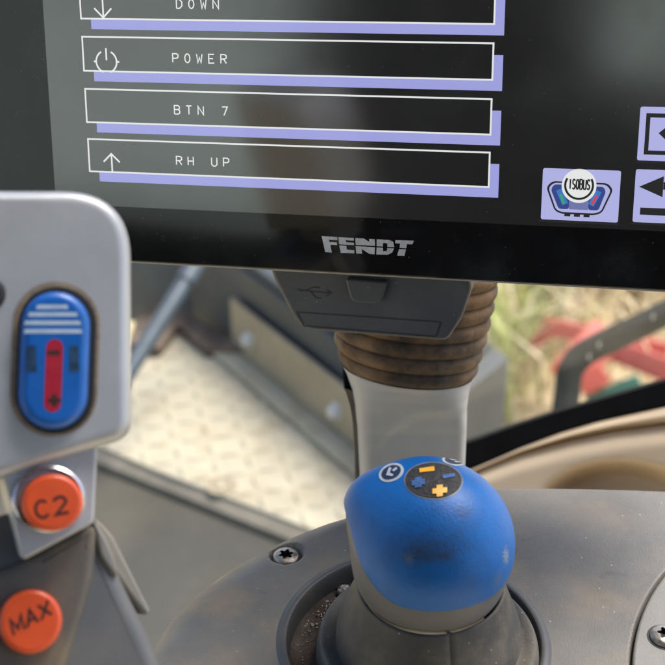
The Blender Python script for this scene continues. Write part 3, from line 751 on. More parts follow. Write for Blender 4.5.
M['yellow'] = mat('yellow print', (.80, .40, .03), .5, var=(400, .1)); M['blue_print'] = mat('dull blue print', (.03, .10, .27), .55, var=(900, .3))
M['ring_print'] = mat('pale grey ring print', (.42, .47, .52), .5, var=(500, .15)); M['disc_rim'] = mat('grey disc rim', (.16, .18, .21), .5, var=(300, .2))
bm = bmesh.new(); pad(bm, ell(433.5, 481, 29.5, 18.8, 48, .03), .00012, 0); pad(bm, ell(433.5, 481, 27.8, 17.3, 48, .03), .00032, 1)
bmesh.ops.recalc_face_normals(bm, faces=bm.faces); disc = link('symbol_disc', bm, [M['disc_rim'], M['disc']], cap, 60)
def plus(cx, cy, w, h, t, tv, sk=-.12):
    pts = [(-t, -h), (t, -h), (t, -tv), (w, -tv), (w, tv), (t, tv), (t, h), (-t, h), (-t, tv), (-w, tv), (-w, -tv), (-t, -tv)]
    return [(cx + x, cy + y + sk * x) for x, y in pts]
def decal(bm, pts, h, mi=0): 
    f = bm.faces.new([bm.verts.new((lambda p: p + hn(p) * h)(head_hit(x, y))) for x, y in pts]); f.material_index = mi
bm = bmesh.new()
decal(bm, [(419.4, 470.2), (434, 468), (434.6, 472.4), (420, 474)], .00062, 0); decal(bm, plus(439.5, 491.8, 7.2, 5.6, 3.0, 2.5, -.1), .00062, 0)
decal(bm, [(442, 476.8), (454, 474.6), (454.6, 478), (442.8, 480)], .00062, 1); decal(bm, plus(418.6, 483.6, 6.5, 5, 3.4, 2.6), .00062, 1)
bm.normal_update(); bmesh.ops.triangulate(bm, faces=bm.faces)
for f in bm.faces:
    f.normal_update()
    if f.normal.dot(f.calc_center_median() - HC) < 0: f.normal_flip()
link('symbols', bm, [M['yellow'], M['blue_print']], cap, smooth=False)
def emblem(cx, cy, rx, ry, rot, label, marks):
    bm = bmesh.new(); pad(bm, ell(cx, cy, rx, ry, 40, rot), .0002, 0, 4); pad(bm, ell(cx, cy, rx * .78, ry * .76, 40, rot), .0003, 1, 4, False)
    c, s = math.cos(rot), math.sin(rot)
    for mk in marks: decal(bm, [(cx + x * rx * c - y * ry * s, cy + x * rx * s + y * ry * c) for x, y in mk], .00055, 0)
    bmesh.ops.recalc_face_normals(bm, faces=[f for f in bm.faces if len(f.verts) == 4 and len(f.edges[0].link_faces) == 2])
    for f in bm.faces:
        f.normal_update()
        if f.normal.dot(f.calc_center_median() - HC) < 0: f.normal_flip()
    o = link('ring_emblem', bm, [M['ring_print'], M['cap_dark']], cap, 60); o['label'] = label
M['cap_dark'] = mat('dark blue ring centre', (.012, .03, .08), .5, var=(500, .2))
emblem(391.4, 473, 13, 8.6, -.40, 'pale ring symbol at the far left of the cap', [[(-.45, .15), (.0, -.55), (.15, -.35), (-.1, .05), (.1, .45), (-.05, .55)], [(.1, -.1), (.5, -.25), (.55, 0), (.2, .12)]])
emblem(454, 461.3, 12, 4.6, .14, 'pale ring symbol at the far edge of the cap', [[(-.5, .0), (.1, -.5), (.2, -.25), (-.2, .2)], [(0, .3), (.5, .1), (.5, .4), (.1, .55)]])
# boot
prof = [(.0200, .0235), (.0210, .0256), (.0219, .0256), (.0226, .0238), (.0243, .0190), (.0262, .0140), (.0276, .0095), (.0281, .0060), (.0278, .0048), (.0286, .0046), (.0316, .0052), (.0328, .0045), (.0336, .0020), (.0341, -.0030), (.0343, -.0100)]
pts = smooth_open(prof, 6); bm = bmesh.new(); R = []
for r, z in pts:
    row = []
    for j in range(160):
        a = 2 * math.pi * j / 160 - math.pi; d_ = (a - (-math.pi / 2 + .20))
        g = .0007 * math.exp(-(d_ / .018) ** 2) * (1 if z > .006 else 0)
        w = 1 + .012 * math.sin(3 * a + 1) * (1 if r < .030 else .3)
        row.append(Vector((JX.x + (r * w - g) * math.cos(a), JX.y + (r * w - g) * math.sin(a), ZA + z)))
    R.append(row)
grid(bm, R, True); bmesh.ops.recalc_face_normals(bm, faces=bm.faces); link('rubber_boot', bm, M['rubber'], joy, 50)

# ================================================================== MULTIFUNCTION GRIP
gd = .30
gpn = -(ray(60, 330).normalized()); gpn = (gpn + Vector((.10, 0, .12))).normalized()
GP = Plane(P(60, 330, gd), (1, 0, -.02), gpn)
grip = thing('drive_grip', P(40, 640, .31), 'silver and grey multifunction control grip with orange buttons and a blue rocker', 'control lever')
def G(pts): return GP.uvs(pts)
hd = [(-60, 189), (132, 189), (133.5, 437), (92, 449), (0, 479), (-60, 498)]
bm = bmesh.new(); prism(bm, GP, rounded(G(hd), [.0005, .0165, .0052, .008, .004, .0005], 12), -.028, 0, .0032, 7); head = link('head', bm, M['silver'], grip, 40)
# rocker
bm = bmesh.new(); rc = G([(54, 360.5)])[0]; rw = abs(G([(91, 360)])[0][0] - rc[0]); rh = abs(G([(54, 289)])[0][1] - rc[1])
prism(bm, GP, capsule(rc[0] + .0006, rc[1] + .0002, rw * 1.055, rh * 1.03), .00002, .0006, .0004, 2); rk = link('rocker_switch', bm, M['black'], grip)
bm = bmesh.new(); prism(bm, GP, capsule(rc[0], rc[1], rw * .93, rh * .955), .0002, .0034, .0022, 6); link('rocker_cap', bm, M['blue_key'], rk)
bm = bmesh.new()
for (a, b, y) in ((36, 66, 308.5), (28, 75.5, 316), (24.5, 78.5, 324.3), (24, 80, 332.6)):
    q = G([(a, y - 2.1), (b, y - 2.1), (b + 1, y + 2.1), (a - 1, y + 2.1)]); sheet(bm, GP, q, .00345)
link('stripes', bm, M['white_print'], rk)
bm = bmesh.new(); b1 = G([(52.5, 376.5)])[0]; sheet(bm, GP, capsule(b1[0], b1[1], .0019, .0083, 8), .00345); link('red_bar', bm, M['red_print'], rk)
bm = bmesh.new(); sheet(bm, GP, G([(46.5, 351.5), (58.5, 351.5), (58.5, 356), (46.5, 356)]), .00352)
sheet(bm, GP, G([(51, 395), (55.5, 395), (55.5, 399), (59.5, 399), (59.5, 403), (55.5, 403), (55.5, 407), (51, 407), (51, 403), (47, 403), (47, 399), (51, 399)]), .00352)
bm.normal_update(); bmesh.ops.triangulate(bm, faces=bm.faces); link('plus_minus', bm, M['ink'], rk)
bm = bmesh.new()
for x in (31, 73):
    sheet(bm, GP, G([(x - 5, 347), (x + 4, 347), (x + 5, 373), (x - 5, 373)]), .00345)
link('worn_patch', bm, M['blue_worn'], rk)
bm = bmesh.new(); prism(bm, GP, [(rc[0] + (u - rc[0]) , v) for u, v in capsule(rc[0] + .0003, rc[1] + .0004, rw * 1.17, rh * 1.085)], -.0005, .00015)
link('rocker_surround', bm, M['grime'], grip)
b0 = G([(-9, 294)])[0]; bm = bmesh.new(); prism(bm, GP, ell(b0[0], b0[1], .0033, .0036, 32), .0, .002, .0012, 4); o = link('thumb_button', bm, M['black'], grip); o['label'] = 'black round thumb button at the edge of the grip head'
# neck with C2
nn = (gpn + Vector((.04, 0, .02))).normalized()
NP = Plane(P(50, 505, .298), (1, 0, 0), nn)
bm = bmesh.new(); nk = [(2, 470), (98, 430), (98, 455), (94.5, 523), (23, 561), (13, 519)]
prism(bm, NP, rounded(NP.uvs(nk), .0012, 3), -.020, -.0005, .0008, 3); link('neck_panel', bm, M['silver_dirty'], grip)
def button(pl, c, rx, ry, h, label, word, o, dxp, dyp, wl, pitch, th, ring):
    bm = bmesh.new(); cc = pl.uv(*c); ru = abs(pl.uv(c[0] + rx, c[1])[0] - cc[0]); rv = abs(pl.uv(c[0], c[1] + ry)[1] - cc[1])
    prism(bm, pl, ell(cc[0], cc[1], ru, rv, 64), -.002, h, .0012, 5); b = link('push_button', bm, M['orange'], grip); b['label'] = label
    bm = bmesh.new(); O_ = np.array(pl.uv(*o)); e1 = np.array(pl.uv(o[0] + dxp[0], o[1] + dxp[1])) - O_; e2 = np.array(pl.uv(o[0] + dyp[0], o[1] + dyp[1])) - O_
    text(bm, pl, word, O_, e1, e2, wl, pitch, th, h + .00006); link('lettering', bm, M['ink'], b)
    bm = bmesh.new(); N_ = 64; rows = []
    for k, w in ((1.03, -.001), (1.03, .0004 if ring else .0001), (1.10, .0012 if ring else .0003), (1.17, .0009 if ring else .0002), (1.21, -.001)):
        rows.append([pl.at(cc[0] - (.0007 if ring else 0) + ru * k * math.cos(2 * math.pi * i / N_), cc[1] + (.0008 if ring else 0) + rv * k * math.sin(2 * math.pi * i / N_), w) for i in range(N_)])
    grid(bm, rows, True); bmesh.ops.recalc_face_normals(bm, faces=bm.faces); link('button_ring', bm, M['ring_metal'] if ring else M['grip_face'], b)
button(NP, (51.5, 502.5), 30.5, 28.5, .0032, 'orange round push button lettered C2', 'C2', (36, 518.5), (10, -2.2), (-3.2, -16.5), .0030, .0041, .00066, True)
# lower body
bn_ = (gpn + Vector((.05, 0, .10))).normalized()
BP = Plane(P(60, 610, .302), (1, 0, 0), bn_)
bm = bmesh.new(); bd = [(-60, 540), (4, 512), (94, 508), (103, 530), (132, 596), (152, 634), (185, 720), (-60, 790)]
prism(bm, BP, rounded(BP.uvs(bd), [.001, .004, .006, .02, .02, .02, .004, .001], 6), -.030, -.0035, .0036, 6); link('stalk', bm, M['grip'], grip, 40)
bm = bmesh.new(); fc = [(-60, 597), (22, 561.5), (97, 522), (95, 575), (74, 645), (40, 730), (-60, 790)]
prism(bm, BP, rounded(BP.uvs(fc), [.001, .004, .003, .02, .02, .01, .001], 6), -.010, .0004, .0022, 6); link('face_panel', bm, M['grip_face'], grip, 40)
button(BP, (29.5, 621), 31, 32, .0042, 'orange round push button lettered MAX', 'MAX', (12.5, 634), (10, -5.4), (-3.6, -14.5), .0026, .0034, .00062, False)
# thin fin plates behind the stalk
bm = bmesh.new(); FPn = Plane(P(130, 570, .322), (1, 0, 0), (gpn + Vector((.3, 0, .1))).normalized())
prism(bm, FPn, rounded(FPn.uvs([(92, 515), (103, 523), (114, 536), (127, 562), (140, 588), (152, 612), (146, 616), (130, 596), (112, 570), (98, 545)]), .001, 3), -.006, 0, .001, 3); link('fin', bm, M['fin'], grip)
bm = bmesh.new(); FPn2 = Plane(P(130, 570, .312), (1, 0, 0), (gpn + Vector((.3, 0, .1))).normalized())
prism(bm, FPn2, rounded(FPn2.uvs([(92, 520), (99, 524), (108, 540), (117, 562), (119, 577), (113, 576), (100, 556)]), .001, 3), -.004, 0, .001, 3); link('fin', bm, M['fin'], grip)

# ================================================================== FOOTWELL AND STEP
ZP = 0.0
PPn = zplane(ZP)
bm = bmesh.new()
fl = zplane(-.020); fpts = [fl.hit(x, y) for x, y in ((-400, 480), (30, 400), (420, 560), (520, 900), (-400, 900))]
vv = [bm.verts.new(p) for p in fpts]; f = bm.faces.new(vv); bmesh.ops.recalc_face_normals(bm, faces=bm.faces)
r_ = bmesh.ops.extrude_face_region(bm, geom=[f]); [setattr(v.co, 'z', -.10) for v in r_['geom'] if isinstance(v, bmesh.types.BMVert)]
bmesh.ops.recalc_face_normals(bm, faces=bm.faces)
o = link('cab_floor', bm, M['mat_floor']); o['kind'] = 'structure'
tp = thing('tread_plate', PPn.hit(200, 420), 'cream dusty raised pattern tread plate beyond the dark floor mat', 'floor plate')
plate_px = [(40, 422), (95, 444), (160, 472), (318, 532), (420, 570), (480, 500), (380, 470), (232, 352), (205, 338), (176, 322), (150, 342), (60, 355)]
bm = bmesh.new(); uvp = PPn.uvs(plate_px); prism(bm, PPn, uvp, -.012, 0, .002, 2)
e1 = (np.array(PPn.uv(318, 532)) - np.array(PPn.uv(95, 444))); e1 /= np.linalg.norm(e1); e2 = np.array([-e1[1], e1[0]])
base = np.array(PPn.uv(95, 444)); UA = np.array(uvp)
cand = []
for i in range(-16, 40):
    for j in range(-4, 40):
        c = base + e1 * (i * .030 + .010) + e2 * (j * .030 + .012); cand.append((i, j, c))
cd = sdf(np.array([c[2][0] for c in cand]), np.array([c[2][1] for c in cand]), uvp)
for (i, j, c), d_ in zip(cand, cd):
    if d_ < .012: continue
    ang = math.radians(45 if (i + j) % 2 else -45); a_, b_ = math.cos(ang), math.sin(ang); l_, w_ = .0145, .0056
    ring = []
    top = []
    for k in range(12):
        t = 2 * math.pi * k / 12; x = l_ * math.cos(t); y = w_ * math.sin(t) * (1 - .35 * abs(math.cos(t)))
        u = c + e1 * (x * a_ - y * b_) + e2 * (x * b_ + y * a_); ring.append(bm.verts.new(PPn.at(float(u[0]), float(u[1]), -.0004)))
        x *= .72; y *= .5; u = c + e1 * (x * a_ - y * b_) + e2 * (x * b_ + y * a_); top.append(bm.verts.new(PPn.at(float(u[0]), float(u[1]), .0022)))
    for k in range(12): bm.faces.new((ring[k], ring[(k + 1) % 12], top[(k + 1) % 12], top[k]))
    bm.faces.new(top)
link('plate', bm, M['plate'], tp, 50)
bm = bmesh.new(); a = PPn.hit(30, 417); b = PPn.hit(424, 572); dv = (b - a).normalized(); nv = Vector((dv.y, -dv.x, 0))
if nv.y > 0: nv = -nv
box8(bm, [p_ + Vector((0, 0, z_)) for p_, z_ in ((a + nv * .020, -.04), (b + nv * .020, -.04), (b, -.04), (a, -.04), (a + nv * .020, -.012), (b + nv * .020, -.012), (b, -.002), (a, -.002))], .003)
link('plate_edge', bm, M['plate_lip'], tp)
def disc_bolt(pl, c, r, h, parent, label=None, name='bolt', m_=None):
    bm = bmesh.new(); prism(bm, pl, ell(c[0], c[1], r * 1.4, r * 1.4, 28), -.001, .002, .0008, 2); prism(bm, pl, ell(c[0], c[1], r, r, 6), .0019, h, .0015, 2)
    o = link(name, bm, m_ or M['bolt'], parent); 
    if label: o['label'] = label
bm = bmesh.new(); cc = PPn.uv(222, 486); rows = [[PPn.at(cc[0] + r * math.cos(2 * math.pi * k / 40), cc[1] + r * math.sin(2 * math.pi * k / 40), w) for k in range(40)] for r, w in ((.019, -.001), (.0185, .0012), (.016, .0012), (.0155, .0004), (.010, .0004), (.0095, .0018), (.003, .002))]
V = grid(bm, rows, True); bm.faces.new(V[-1]); bmesh.ops.recalc_face_normals(bm, faces=bm.faces); link('plate_screw', bm, M['bracket'], tp)
# angle strip with two bolts
br_ = thing('angle_strip', PPn.hit(290, 400), 'olive tan steel angle strip with two shiny bolts along the edge of the tread plate', 'angle bracket')
ca = PPn.hit(232, 350); cb = PPn.hit(368, 464); dv = (cb - ca).normalized(); nv = Vector((-dv.y, dv.x, 0))
if nv.dot(Vector((1, 0, 0))) < 0: nv = -nv      # away from the plate
cb = ca + dv * ((cb - ca).length * 1.35)
hA = .084
bm = bmesh.new(); box8(bm, [ca, cb, cb + nv * .006, ca + nv * .006, ca + Vector((0, 0, hA)), cb + Vector((0, 0, hA)), cb + nv * .006 + Vector((0, 0, hA)), ca + nv * .006 + Vector((0, 0, hA))], .0015); link('upright_flange', bm, M['bracket'], br_)
bm = bmesh.new(); wv = -nv * .032; box8(bm, [ca + wv + Vector((0, 0, .003)), cb + wv + Vector((0, 0, .003)), cb - nv * .0005 + Vector((0, 0, .003)), ca - nv * .0005 + Vector((0, 0, .003)), ca + wv + Vector((0, 0, .009)), cb + wv + Vector((0, 0, .009)), cb - nv * .0005 + Vector((0, 0, .009)), ca - nv * .0005 + Vector((0, 0, .009))], .002); link('foot_flange', bm, M['plate'], br_)
VP = Plane(ca, dv, -nv)
for pxb, lb in (((249, 340), 'far bolt of the angle strip'), ((336, 411), 'near bolt of the angle strip')):
    c = VP.uv(*pxb); disc_bolt(VP, c, .0085, .010, br_, lb)
# sheet steel box behind
bx = thing('steel_box', P(420, 470, 1.72), 'grey sheet steel box standing outside behind the terminal post', 'steel box')
zt = .13; TPn = zplane(zt)
c_r = TPn.hit(510, 357); c_f = TPn.hit(436, 414); dB = -dv
dlen = .80
c_l = c_f + dB * dlen; c_b = c_r + dB * dlen
bm = bmesh.new(); dn = Vector((0, 0, -.75))
box8(bm, [c_f + dn, c_r + dn, c_b + dn, c_l + dn, c_f, c_r, c_b, c_l], .005); bb = link('box_body', bm, M['box'], bx)
bm = bmesh.new(); up_ = Vector((0, 0, .003))
# rolled rim along the lid
ins = [c_f, c_r, c_b, c_l]; cen = (c_f + c_r + c_b + c_l) / 4
lidb = [cen + (p - cen) * .93 + Vector((0, 0, .0005)) for p in ins]; lidt = [cen + (p - cen) * .92 + Vector((0, 0, .012)) for p in ins]
box8(bm, lidb + lidt, .004); link('box_lid', bm, M['box'], bx)
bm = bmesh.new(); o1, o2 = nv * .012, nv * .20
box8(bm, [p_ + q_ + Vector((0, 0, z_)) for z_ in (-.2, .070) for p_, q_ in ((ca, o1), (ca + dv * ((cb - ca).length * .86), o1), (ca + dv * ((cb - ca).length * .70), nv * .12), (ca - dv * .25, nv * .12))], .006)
o = link('shade_filler', bm, M['box_dark']); o['label'] = 'added dark olive sill running beside the bolted angle strip'; o['category'] = 'filler'  # added bar; its dark olive stands for the shaded left side of the box
# ribbed panel and rod and rusty bracket
rp0 = P(120, 320, 2.02); rp1 = P(229, 337, 1.98)
rbp = thing('ribbed_panel', P(190, 330, 2.0), 'dark blue grey panel with slanting ribs beyond the tread plate', 'ribbed panel')
dvx = (rp1 - rp0); dvx.z = 0; wlen = dvx.length; dvx.normalize()
QP = Plane(rp0, dvx, (dvx.y, -dvx.x, 0))
if QP.n.dot(FW) > 0: QP = Plane(rp0, dvx, (-dvx.y, dvx.x, 0))
bm = bmesh.new(); r0_ = QP.uv(118, 330); r1_ = QP.uv(229, 336); r2_ = QP.uv(228, 180)
sg = 1 if r2_[1] > r1_[1] else -1
prism(bm, QP, [(r0_[0], r1_[1]), r1_, (r1_[0], r2_[1]), (r0_[0], r2_[1])], -.05, 0, .003, 2); link('panel_sheet', bm, M['ribbed'], rbp)
bm = bmesh.new()
for k in range(12):
    y = 262 + k * 6.6; a_ = QP.uv(188, y + 9); b_ = QP.uv(226, y - 9)
    tube(bm, [QP.at(a_[0], a_[1], .001), QP.at(b_[0], b_[1], .001)], .0032, 8)
link('ribs', bm, M['ribbed'], rbp)
disc_bolt(QP, QP.uv(203, 294), .006, .006, rbp)
rod = thing('stay_rod', P(131, 380, 1.62), 'pale blue grey slanting rod in front of the ribbed panel', 'rod')
bm = bmesh.new(); a_ = P(218, 230, 1.75); b_ = P(120, 385, 1.6); tube(bm, [a_, b_], .0108, 20); link('rod_tube', bm, M['rod'], rod)
bm = bmesh.new(); tube(bm, [a_ + (b_ - a_) * .0, a_ + (b_ - a_) * .36], .0135, 20); link('rod_sleeve', bm, M['rod'], rod)
bm = bmesh.new(); RPn = zplane(.012); ru = RPn.uvs([(128, 345), (140, 308), (180, 312), (231, 338), (245, 352), (205, 350), (178, 326), (160, 350)]); prism(bm, RPn, rounded(ru, .004, 3), -.06, .004, .002, 2)
bmesh.ops.recalc_face_normals(bm, faces=bm.faces)
o = link('rusty_bracket', bm, M['rust']); o['label'] = 'rusty brown bracket at the foot of the ribbed panel'; o['category'] = 'bracket'

# ================================================================== DOOR
door = thing('cab_door', P(600, 470, .72), 'beige moulded cab door lining with a black seal and dusty window', 'door')
xs = [430, 452, 475, 497, 520, 545, 570, 597, 625, 650, 680, 720, 780]
def dep(x): return .78 - .10 * (x - 430) / 350
def yi(tab): return lambda x: float(np.interp(x, [t[0] for t in tab], [t[1] for t in tab]))
seal_t = yi([(430, 450), (475, 437), (520, 421), (560, 408), (610, 394), (665, 378), (780, 352)])
seal_b = yi([(430, 490), (475, 469), (520, 449), (560, 434), (597, 423), (665, 408), (780, 392)])
lip_b = yi([(430, 488), (475, 468.5), (520, 451), (571, 437), (615, 428), (665, 421.5), (780, 412)])
XS = np.linspace(430, 790, 60)
def band(rows, name, m_, closed=True, sh=50):
    bm = bmesh.new(); R = []
    for x in XS: R.append([P(x, fy(x), dep(x) + o_) for fy, o_ in rows])
    grid(bm, R, closed)
    if closed: 
        bm.verts.ensure_lookup_table(); k = len(rows); bm.faces.new(bm.verts[:k]); bm.faces.new(bm.verts[-k:])
    bmesh.ops.recalc_face_normals(bm, faces=bm.faces); return link(name, bm, m_, door, sh)
band([(seal_t, .03), (lambda x: seal_t(x) + 3, .012), (lambda x: seal_b(x) - 3, .010), (lambda x: seal_b(x) + 2, .02), (lambda x: seal_b(x) + 2, .06), (seal_t, .06)], 'door_seal', M['seal'])
band([(lambda x: seal_b(x) - 1, .012), (lambda x: seal_b(x) + 1.5, .004), (lambda x: seal_b(x) * .5 + lip_b(x) * .5 + 1, .0), (lambda x: lip_b(x) - .3, .002), (lambda x: lip_b(x) + .5, .010), (lambda x: seal_b(x), .03)], 'upper_lip', M['lining'])
band([(lambda x: lip_b(x) - 1, .012), (lambda x: lip_b(x) + 6, .012), (lambda x: lip_b(x) + 6, .02), (lambda x: lip_b(x) - 1, .02)], 'lip_gap', M['lining_gap'])
bm = bmesh.new(); R = []
for x in np.linspace(430, 790, 110):
    row = []
    y0_ = lip_b(x) + 2.2
    for k, t in enumerate(np.linspace(0, 1, 60)):
        y = y0_ + t * (640 - y0_)
        d_ = dep(x) + (.006 - .010 * math.sin(min(1, t * 9) * math.pi / 2)) - .02 * t
        ex2 = ((x - 618) / 74) ** 2 + ((y - 505) / 42) ** 2
        d_ += .034 * float(sstep(1.2 - ex2, 0, .75))
        ex3 = math.exp(-((y - (lip_b(x) + 24 + .05 * (x - 540))) / 14) ** 2)
        row.append(P(x, y, d_))
    R.append(row)
grid(bm, R); bmesh.ops.recalc_face_normals(bm, faces=bm.faces)
for f in bm.faces: f.normal_update()
lin = link('lining_panel', bm, M['lining'], door, 80); md = lin.modifiers.new('s', 'SOLIDIFY'); md.thickness = .003; md.offset = -1 if lin.data.polygons[0].normal.dot(FW) < 0 else 1
# window pane: thin dusty glass
mg = bpy.data.materials.new('dusty window glass'); mg.use_nodes = True; nt = mg.node_tree; nt.nodes.clear()
out_ = nt.nodes.new('ShaderNodeOutputMaterial'); tr = nt.nodes.new('ShaderNodeBsdfTransparent'); df = nt.nodes.new('ShaderNodeBsdfDiffuse'); gs = nt.nodes.new('ShaderNodeBsdfGlossy'); tl = nt.nodes.new('ShaderNodeBsdfTranslucent')
df.inputs[0].default_value = (.75, .70, .6, 1); tl.inputs[0].default_value = (.75, .70, .6, 1); gs.inputs['Roughness'].default_value = .05
m1 = nt.nodes.new('ShaderNodeMixShader'); m2 = nt.nodes.new('ShaderNodeMixShader'); m3 = nt.nodes.new('ShaderNodeMixShader'); nz = nt.nodes.new('ShaderNodeTexNoise'); nz.inputs['Scale'].default_value = 9; nz.inputs['Detail'].default_value = 6
mr = nt.nodes.new('ShaderNodeMapRange'); mr.inputs['From Min'].default_value = .35; mr.inputs['From Max'].default_value = .7; mr.inputs['To Min'].default_value = .01; mr.inputs['To Max'].default_value = .035
nt.links.new(nz.outputs['Fac'], mr.inputs['Value']); m1.inputs[0].default_value = .5; nt.links.new(df.outputs[0], m1.inputs[1]); nt.links.new(tl.outputs[0], m1.inputs[2])
nt.links.new(mr.outputs[0], m2.inputs[0]); nt.links.new(tr.outputs[0], m2.inputs[1]); nt.links.new(m1.outputs[0], m2.inputs[2])
m3.inputs[0].default_value = .025; nt.links.new(m2.outputs[0], m3.inputs[1]); nt.links.new(gs.outputs[0], m3.inputs[2]); nt.links.new(m3.outputs[0], out_.inputs[0])
bm = bmesh.new(); R = []
for x in XS:
    b_ = P(x, seal_t(x) + 6, dep(x) + .045); R.append([b_, b_ + Vector((0, .03, .62)), b_ + Vector((0, .034, .62)), b_ + Vector((0, .004, 0))])
grid(bm, R, True); bmesh.ops.recalc_face_normals(bm, faces=bm.faces); link('window_pane', bm, mg, door)
# ------------------------------------------------------------------ hand rail outside
hr = thing('hand_rail', P(566, 440, 1.35), 'dark green grey bent tube hand rail outside the door window', 'hand rail')
pts = smooth_open([P(562, 470, 1.32), P(564, 420, 1.34), P(567, 395, 1.35), P(570, 372, 1.355), P(580, 357, 1.36), P(600, 345, 1.36), P(640, 326, 1.36), P(700, 297, 1.37), P(800, 250, 1.38)], 10)
bm = bmesh.new(); tube(bm, [Vector(p) for p in pts], .0138, 20); link('rail_tube', bm, M['rail'], hr)
for (x, y) in ((599, 345), (589, 357), (653, 317)):
    bm = bmesh.new(); c = P(x, y, 1.3435); g = bmesh.ops.create_icosphere(bm, subdivisions=2, radius=.0022)
    for v in g['verts']: v.co = Vector((v.co.x * .6, v.co.y * .6, v.co.z * 1.8)) + c
    link('paint_chip', bm, M['chip'], hr)

# ================================================================== OUTSIDE
ZG = -1.25
bm = bmesh.new(); n = 60
ext = [(-60, -60), (60, -60), (60, 120), (-60, 120)]
gxs = np.concatenate([np.linspace(-60, -3, 12), np.linspace(-2.8, 5, 50), np.linspace(5.5, 60, 12)]); gys = np.concatenate([np.linspace(-60, 1, 10), np.linspace(1.2, 9, 50), np.linspace(10, 140, 14)])
R = []
for y in gys: R.append([Vector((x, y, ZG + .06 * math.sin(x * 2.1 + y) * math.cos(y * 1.7 - x * .6))) for x in gxs])
grid(bm, R); bmesh.ops.recalc_face_normals(bm, faces=bm.faces)
o = link('ground', bm, M['ground']); o['kind'] = 'structure'
GPn = zplane(ZG)
bm = bmesh.new()
for k in range(5200):
    pxx = random.uniform(455, 720); pyy = random.uniform(255, 420) - 0; h_ = GPn.hit(pxx, pyy)
    gn = (math.sin(h_.x * 3.1 + 1.3) + math.cos(h_.y * 2.3 + h_.x)) * .5 + random.uniform(-.6, .6) + (.8 if pxx < 575 else -.5)
    if pyy > 350 and random.random() < .7: continue
    if pxx > 525 and pyy > 312 and random.random() < .85: continue
    mi = 1 if gn > .35 else 0
    ht = random.uniform(.10, .32); w = random.uniform(.004, .010); a = random.uniform(0, 6.28); ln = Vector((math.cos(a), math.sin(a), 0)) * random.uniform(.05, .25); sd = Vector((-math.sin(a), math.cos(a), 0)) * w
    b_ = Vector((h_.x, h_.y, ZG - .02)); m_ = b_ + ln * .35 + Vector((0, 0, ht * .7)); t_ = b_ + ln + Vector((0, 0, ht))
    v = [bm.verts.new(p) for p in (b_ - sd, b_ + sd, m_ + sd * .8, m_ - sd * .8, t_)]
    f = bm.faces.new(v[:4]); f.material_index = mi; f = bm.faces.new((v[3], v[2], v[4])); f.material_index = mi
o = link('dry_grass', bm, [M['straw'], M['green_grass']], smooth=False); o['kind'] = 'stuff'; o['label'] = 'tangled dry yellow grass with green tufts seen through the door window'; o['category'] = 'grass'
imp = thing('farm_implement', GPn.hit(600, 360), 'red steel implement frame lying in the dry grass outside the window', 'implement')
def bar(name, p0, p1, d0, d1, wpx, m_, thick=.07):
    a = P(p0[0], p0[1], d0); b = P(p1[0], p1[1], d1); dv_ = (b - a).normalized(); vw = (a - CAM).normalized(); s_ = dv_.cross(vw).normalized() * (wpx * (d0 + d1) / 2 / F / 2); th = dv_.cross(s_).normalized() * thick / 2
    bm = bmesh.new(); box8(bm, [a - s_ - th, b - s_ - th, b + s_ - th, a + s_ - th, a - s_ + th, b - s_ + th, b + s_ + th, a + s_ + th], .012); link(name, bm, m_, imp)
bar('frame_beam', (600, 344), (720, 392), 3.9, 3.7, 24, M['red_steel'])
bar('frame_beam', (545, 326), (668, 352), 4.02, 3.95, 19, M['red_steel'])
bar('frame_beam', (534, 346), (552, 322), 4.06, 4.04, 14, M['red_steel'])
bar('link_arm', (606, 334), (566, 378), 3.88, 3.80, 38, M['red_steel'])
bar('hitch_block', (580, 386), (604, 372), 3.76, 3.76, 24, M['red_steel'])
bar('green_housing', (588, 405), (642, 384), 3.80, 3.76, 22, M['green_steel'])
# ------------------------------------------------------------------ unseen cab roof and wall, shaped for the light
def struct(name, a, b, m_): 
    bm = bmesh.new(); aabox(bm, a, b, .004); o = link(name, bm, m_); o['kind'] = 'structure'; return o
struct('cut_cab_roof', (-.70, -.75, 1.62), (.58, .52, 1.68), M['roof_lining'])  # out of view; cut back so the sun reaches the armrest
bm = bmesh.new()      # added wall and opening, shaping dark and bright in the screen reflection
for a_, b_ in (((-.60, -.80, .20), (-.215, -.74, 1.60)), ((-.215, -.80, .20), (.10, -.74, .955)), ((.10, -.80, .20), (.85, -.74, 1.60)), ((-.215, -.80, 1.25), (.10, -.74, 1.60))):
    aabox(bm, a_, b_)
aabox(bm, (-1.5, -.80, .10), (-.601, -.74, .72))  # low extension keeps bright ground out of the bezel reflection
o = link('reflection_mask', bm, M['roof_lining']); o['kind'] = 'structure'

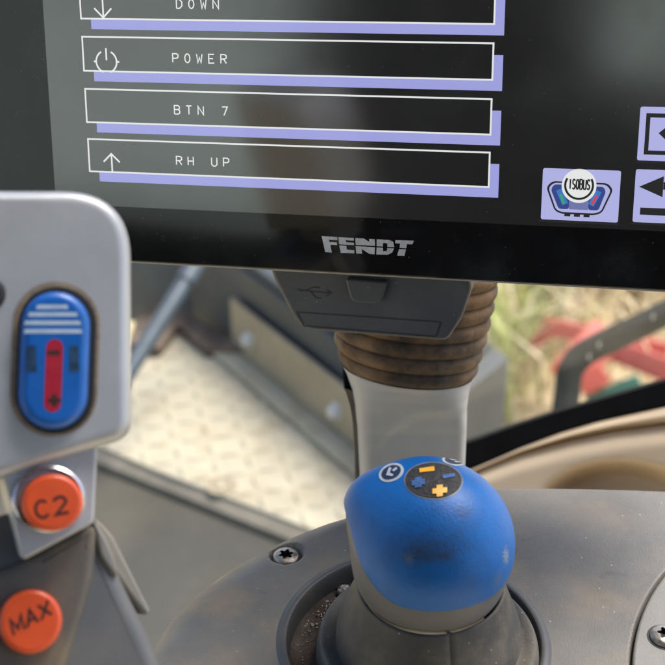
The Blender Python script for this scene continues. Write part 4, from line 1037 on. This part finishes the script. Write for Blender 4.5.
refl_wall = thing('screen_reflector', (-5, -9.5, ZG), 'added pale grey green shed-like building behind the tractor, mirrored in the left of the screen', 'reflector')  # made up, out of view: a bright surface for the screen to mirror
wa, wb = Vector((-13, -6.2, ZG)), Vector((2.5, -12.2, ZG)); wd2 = (wb - wa).normalized(); wn2 = Vector((wd2.y, -wd2.x, 0)); hh_ = Vector((0, 0, 4.6))
bm = bmesh.new(); box8(bm, [wa, wb, wb + wn2 * 5, wa + wn2 * 5, wa + hh_, wb + hh_, wb + wn2 * 5 + hh_, wa + wn2 * 5 + hh_]); link('wall', bm, M['refl_face'], refl_wall, smooth=False)
bm = bmesh.new(); e0 = -wn2 * .3; e1_ = wn2 * 5.3; up4 = Vector((0, 0, 4.62)); up6 = Vector((0, 0, 6.4)); mid = wn2 * 2.5
v6 = [bm.verts.new(p) for p in (wa + e0 + up4, wb + e0 + up4, wb + mid + up6, wa + mid + up6, wa + e1_ + up4, wb + e1_ + up4)]
for q_ in ((0, 1, 2, 3), (3, 2, 5, 4), (0, 3, 4), (1, 5, 2), (0, 4, 5, 1)): bm.faces.new([v6[i] for i in q_])
bmesh.ops.recalc_face_normals(bm, faces=bm.faces); link('roof', bm, M['box_dark'], refl_wall, smooth=False)

# ================================================================== LIGHT, WORLD, CAMERA
SE, SA = math.radians(58), math.radians(52)        # elevation; azimuth from +Y towards +X
w = bpy.data.worlds.new('World'); S.world = w; w.use_nodes = True; nt = w.node_tree
sk = nt.nodes.new('ShaderNodeTexSky'); sk.sky_type = 'NISHITA'; sk.sun_disc = False; sk.sun_elevation = SE; sk.sun_rotation = SA; sk.dust_density = 2.5; sk.ozone_density = .8; sk.air_density = .9
nt.links.new(sk.outputs[0], nt.nodes['Background'].inputs[0]); nt.nodes['Background'].inputs[1].default_value = .105
sl = bpy.data.lights.new('sun', 'SUN'); sl.energy = 1.5; sl.angle = math.radians(25); sl.color = (1, .985, .96)
so = bpy.data.objects.new('sun', sl); COL.objects.link(so)
sd_ = Vector((math.sin(SA) * math.cos(SE), math.cos(SA) * math.cos(SE), math.sin(SE)))
so.rotation_euler = sd_.to_track_quat('Z', 'Y').to_euler()
cd = bpy.data.cameras.new('camera'); co = bpy.data.objects.new('camera', cd); COL.objects.link(co)
co.location = CAM; co.rotation_euler = (math.radians(90) - PITCH, 0, 0)
cd.sensor_width = 36; cd.lens = 36 * F / 665; cd.clip_start = .01; cd.clip_end = 500
cd.dof.use_dof = True; cd.dof.focus_distance = .415; cd.dof.aperture_fstop = cd.lens / 3.9; cd.dof.aperture_blades = 0
S.camera = co
S.view_settings.view_transform = 'Standard'; S.view_settings.look = 'None'; S.view_settings.exposure = EXPO; S.view_settings.gamma = 1
S.cycles.max_bounces = 8; S.cycles.use_denoising = True
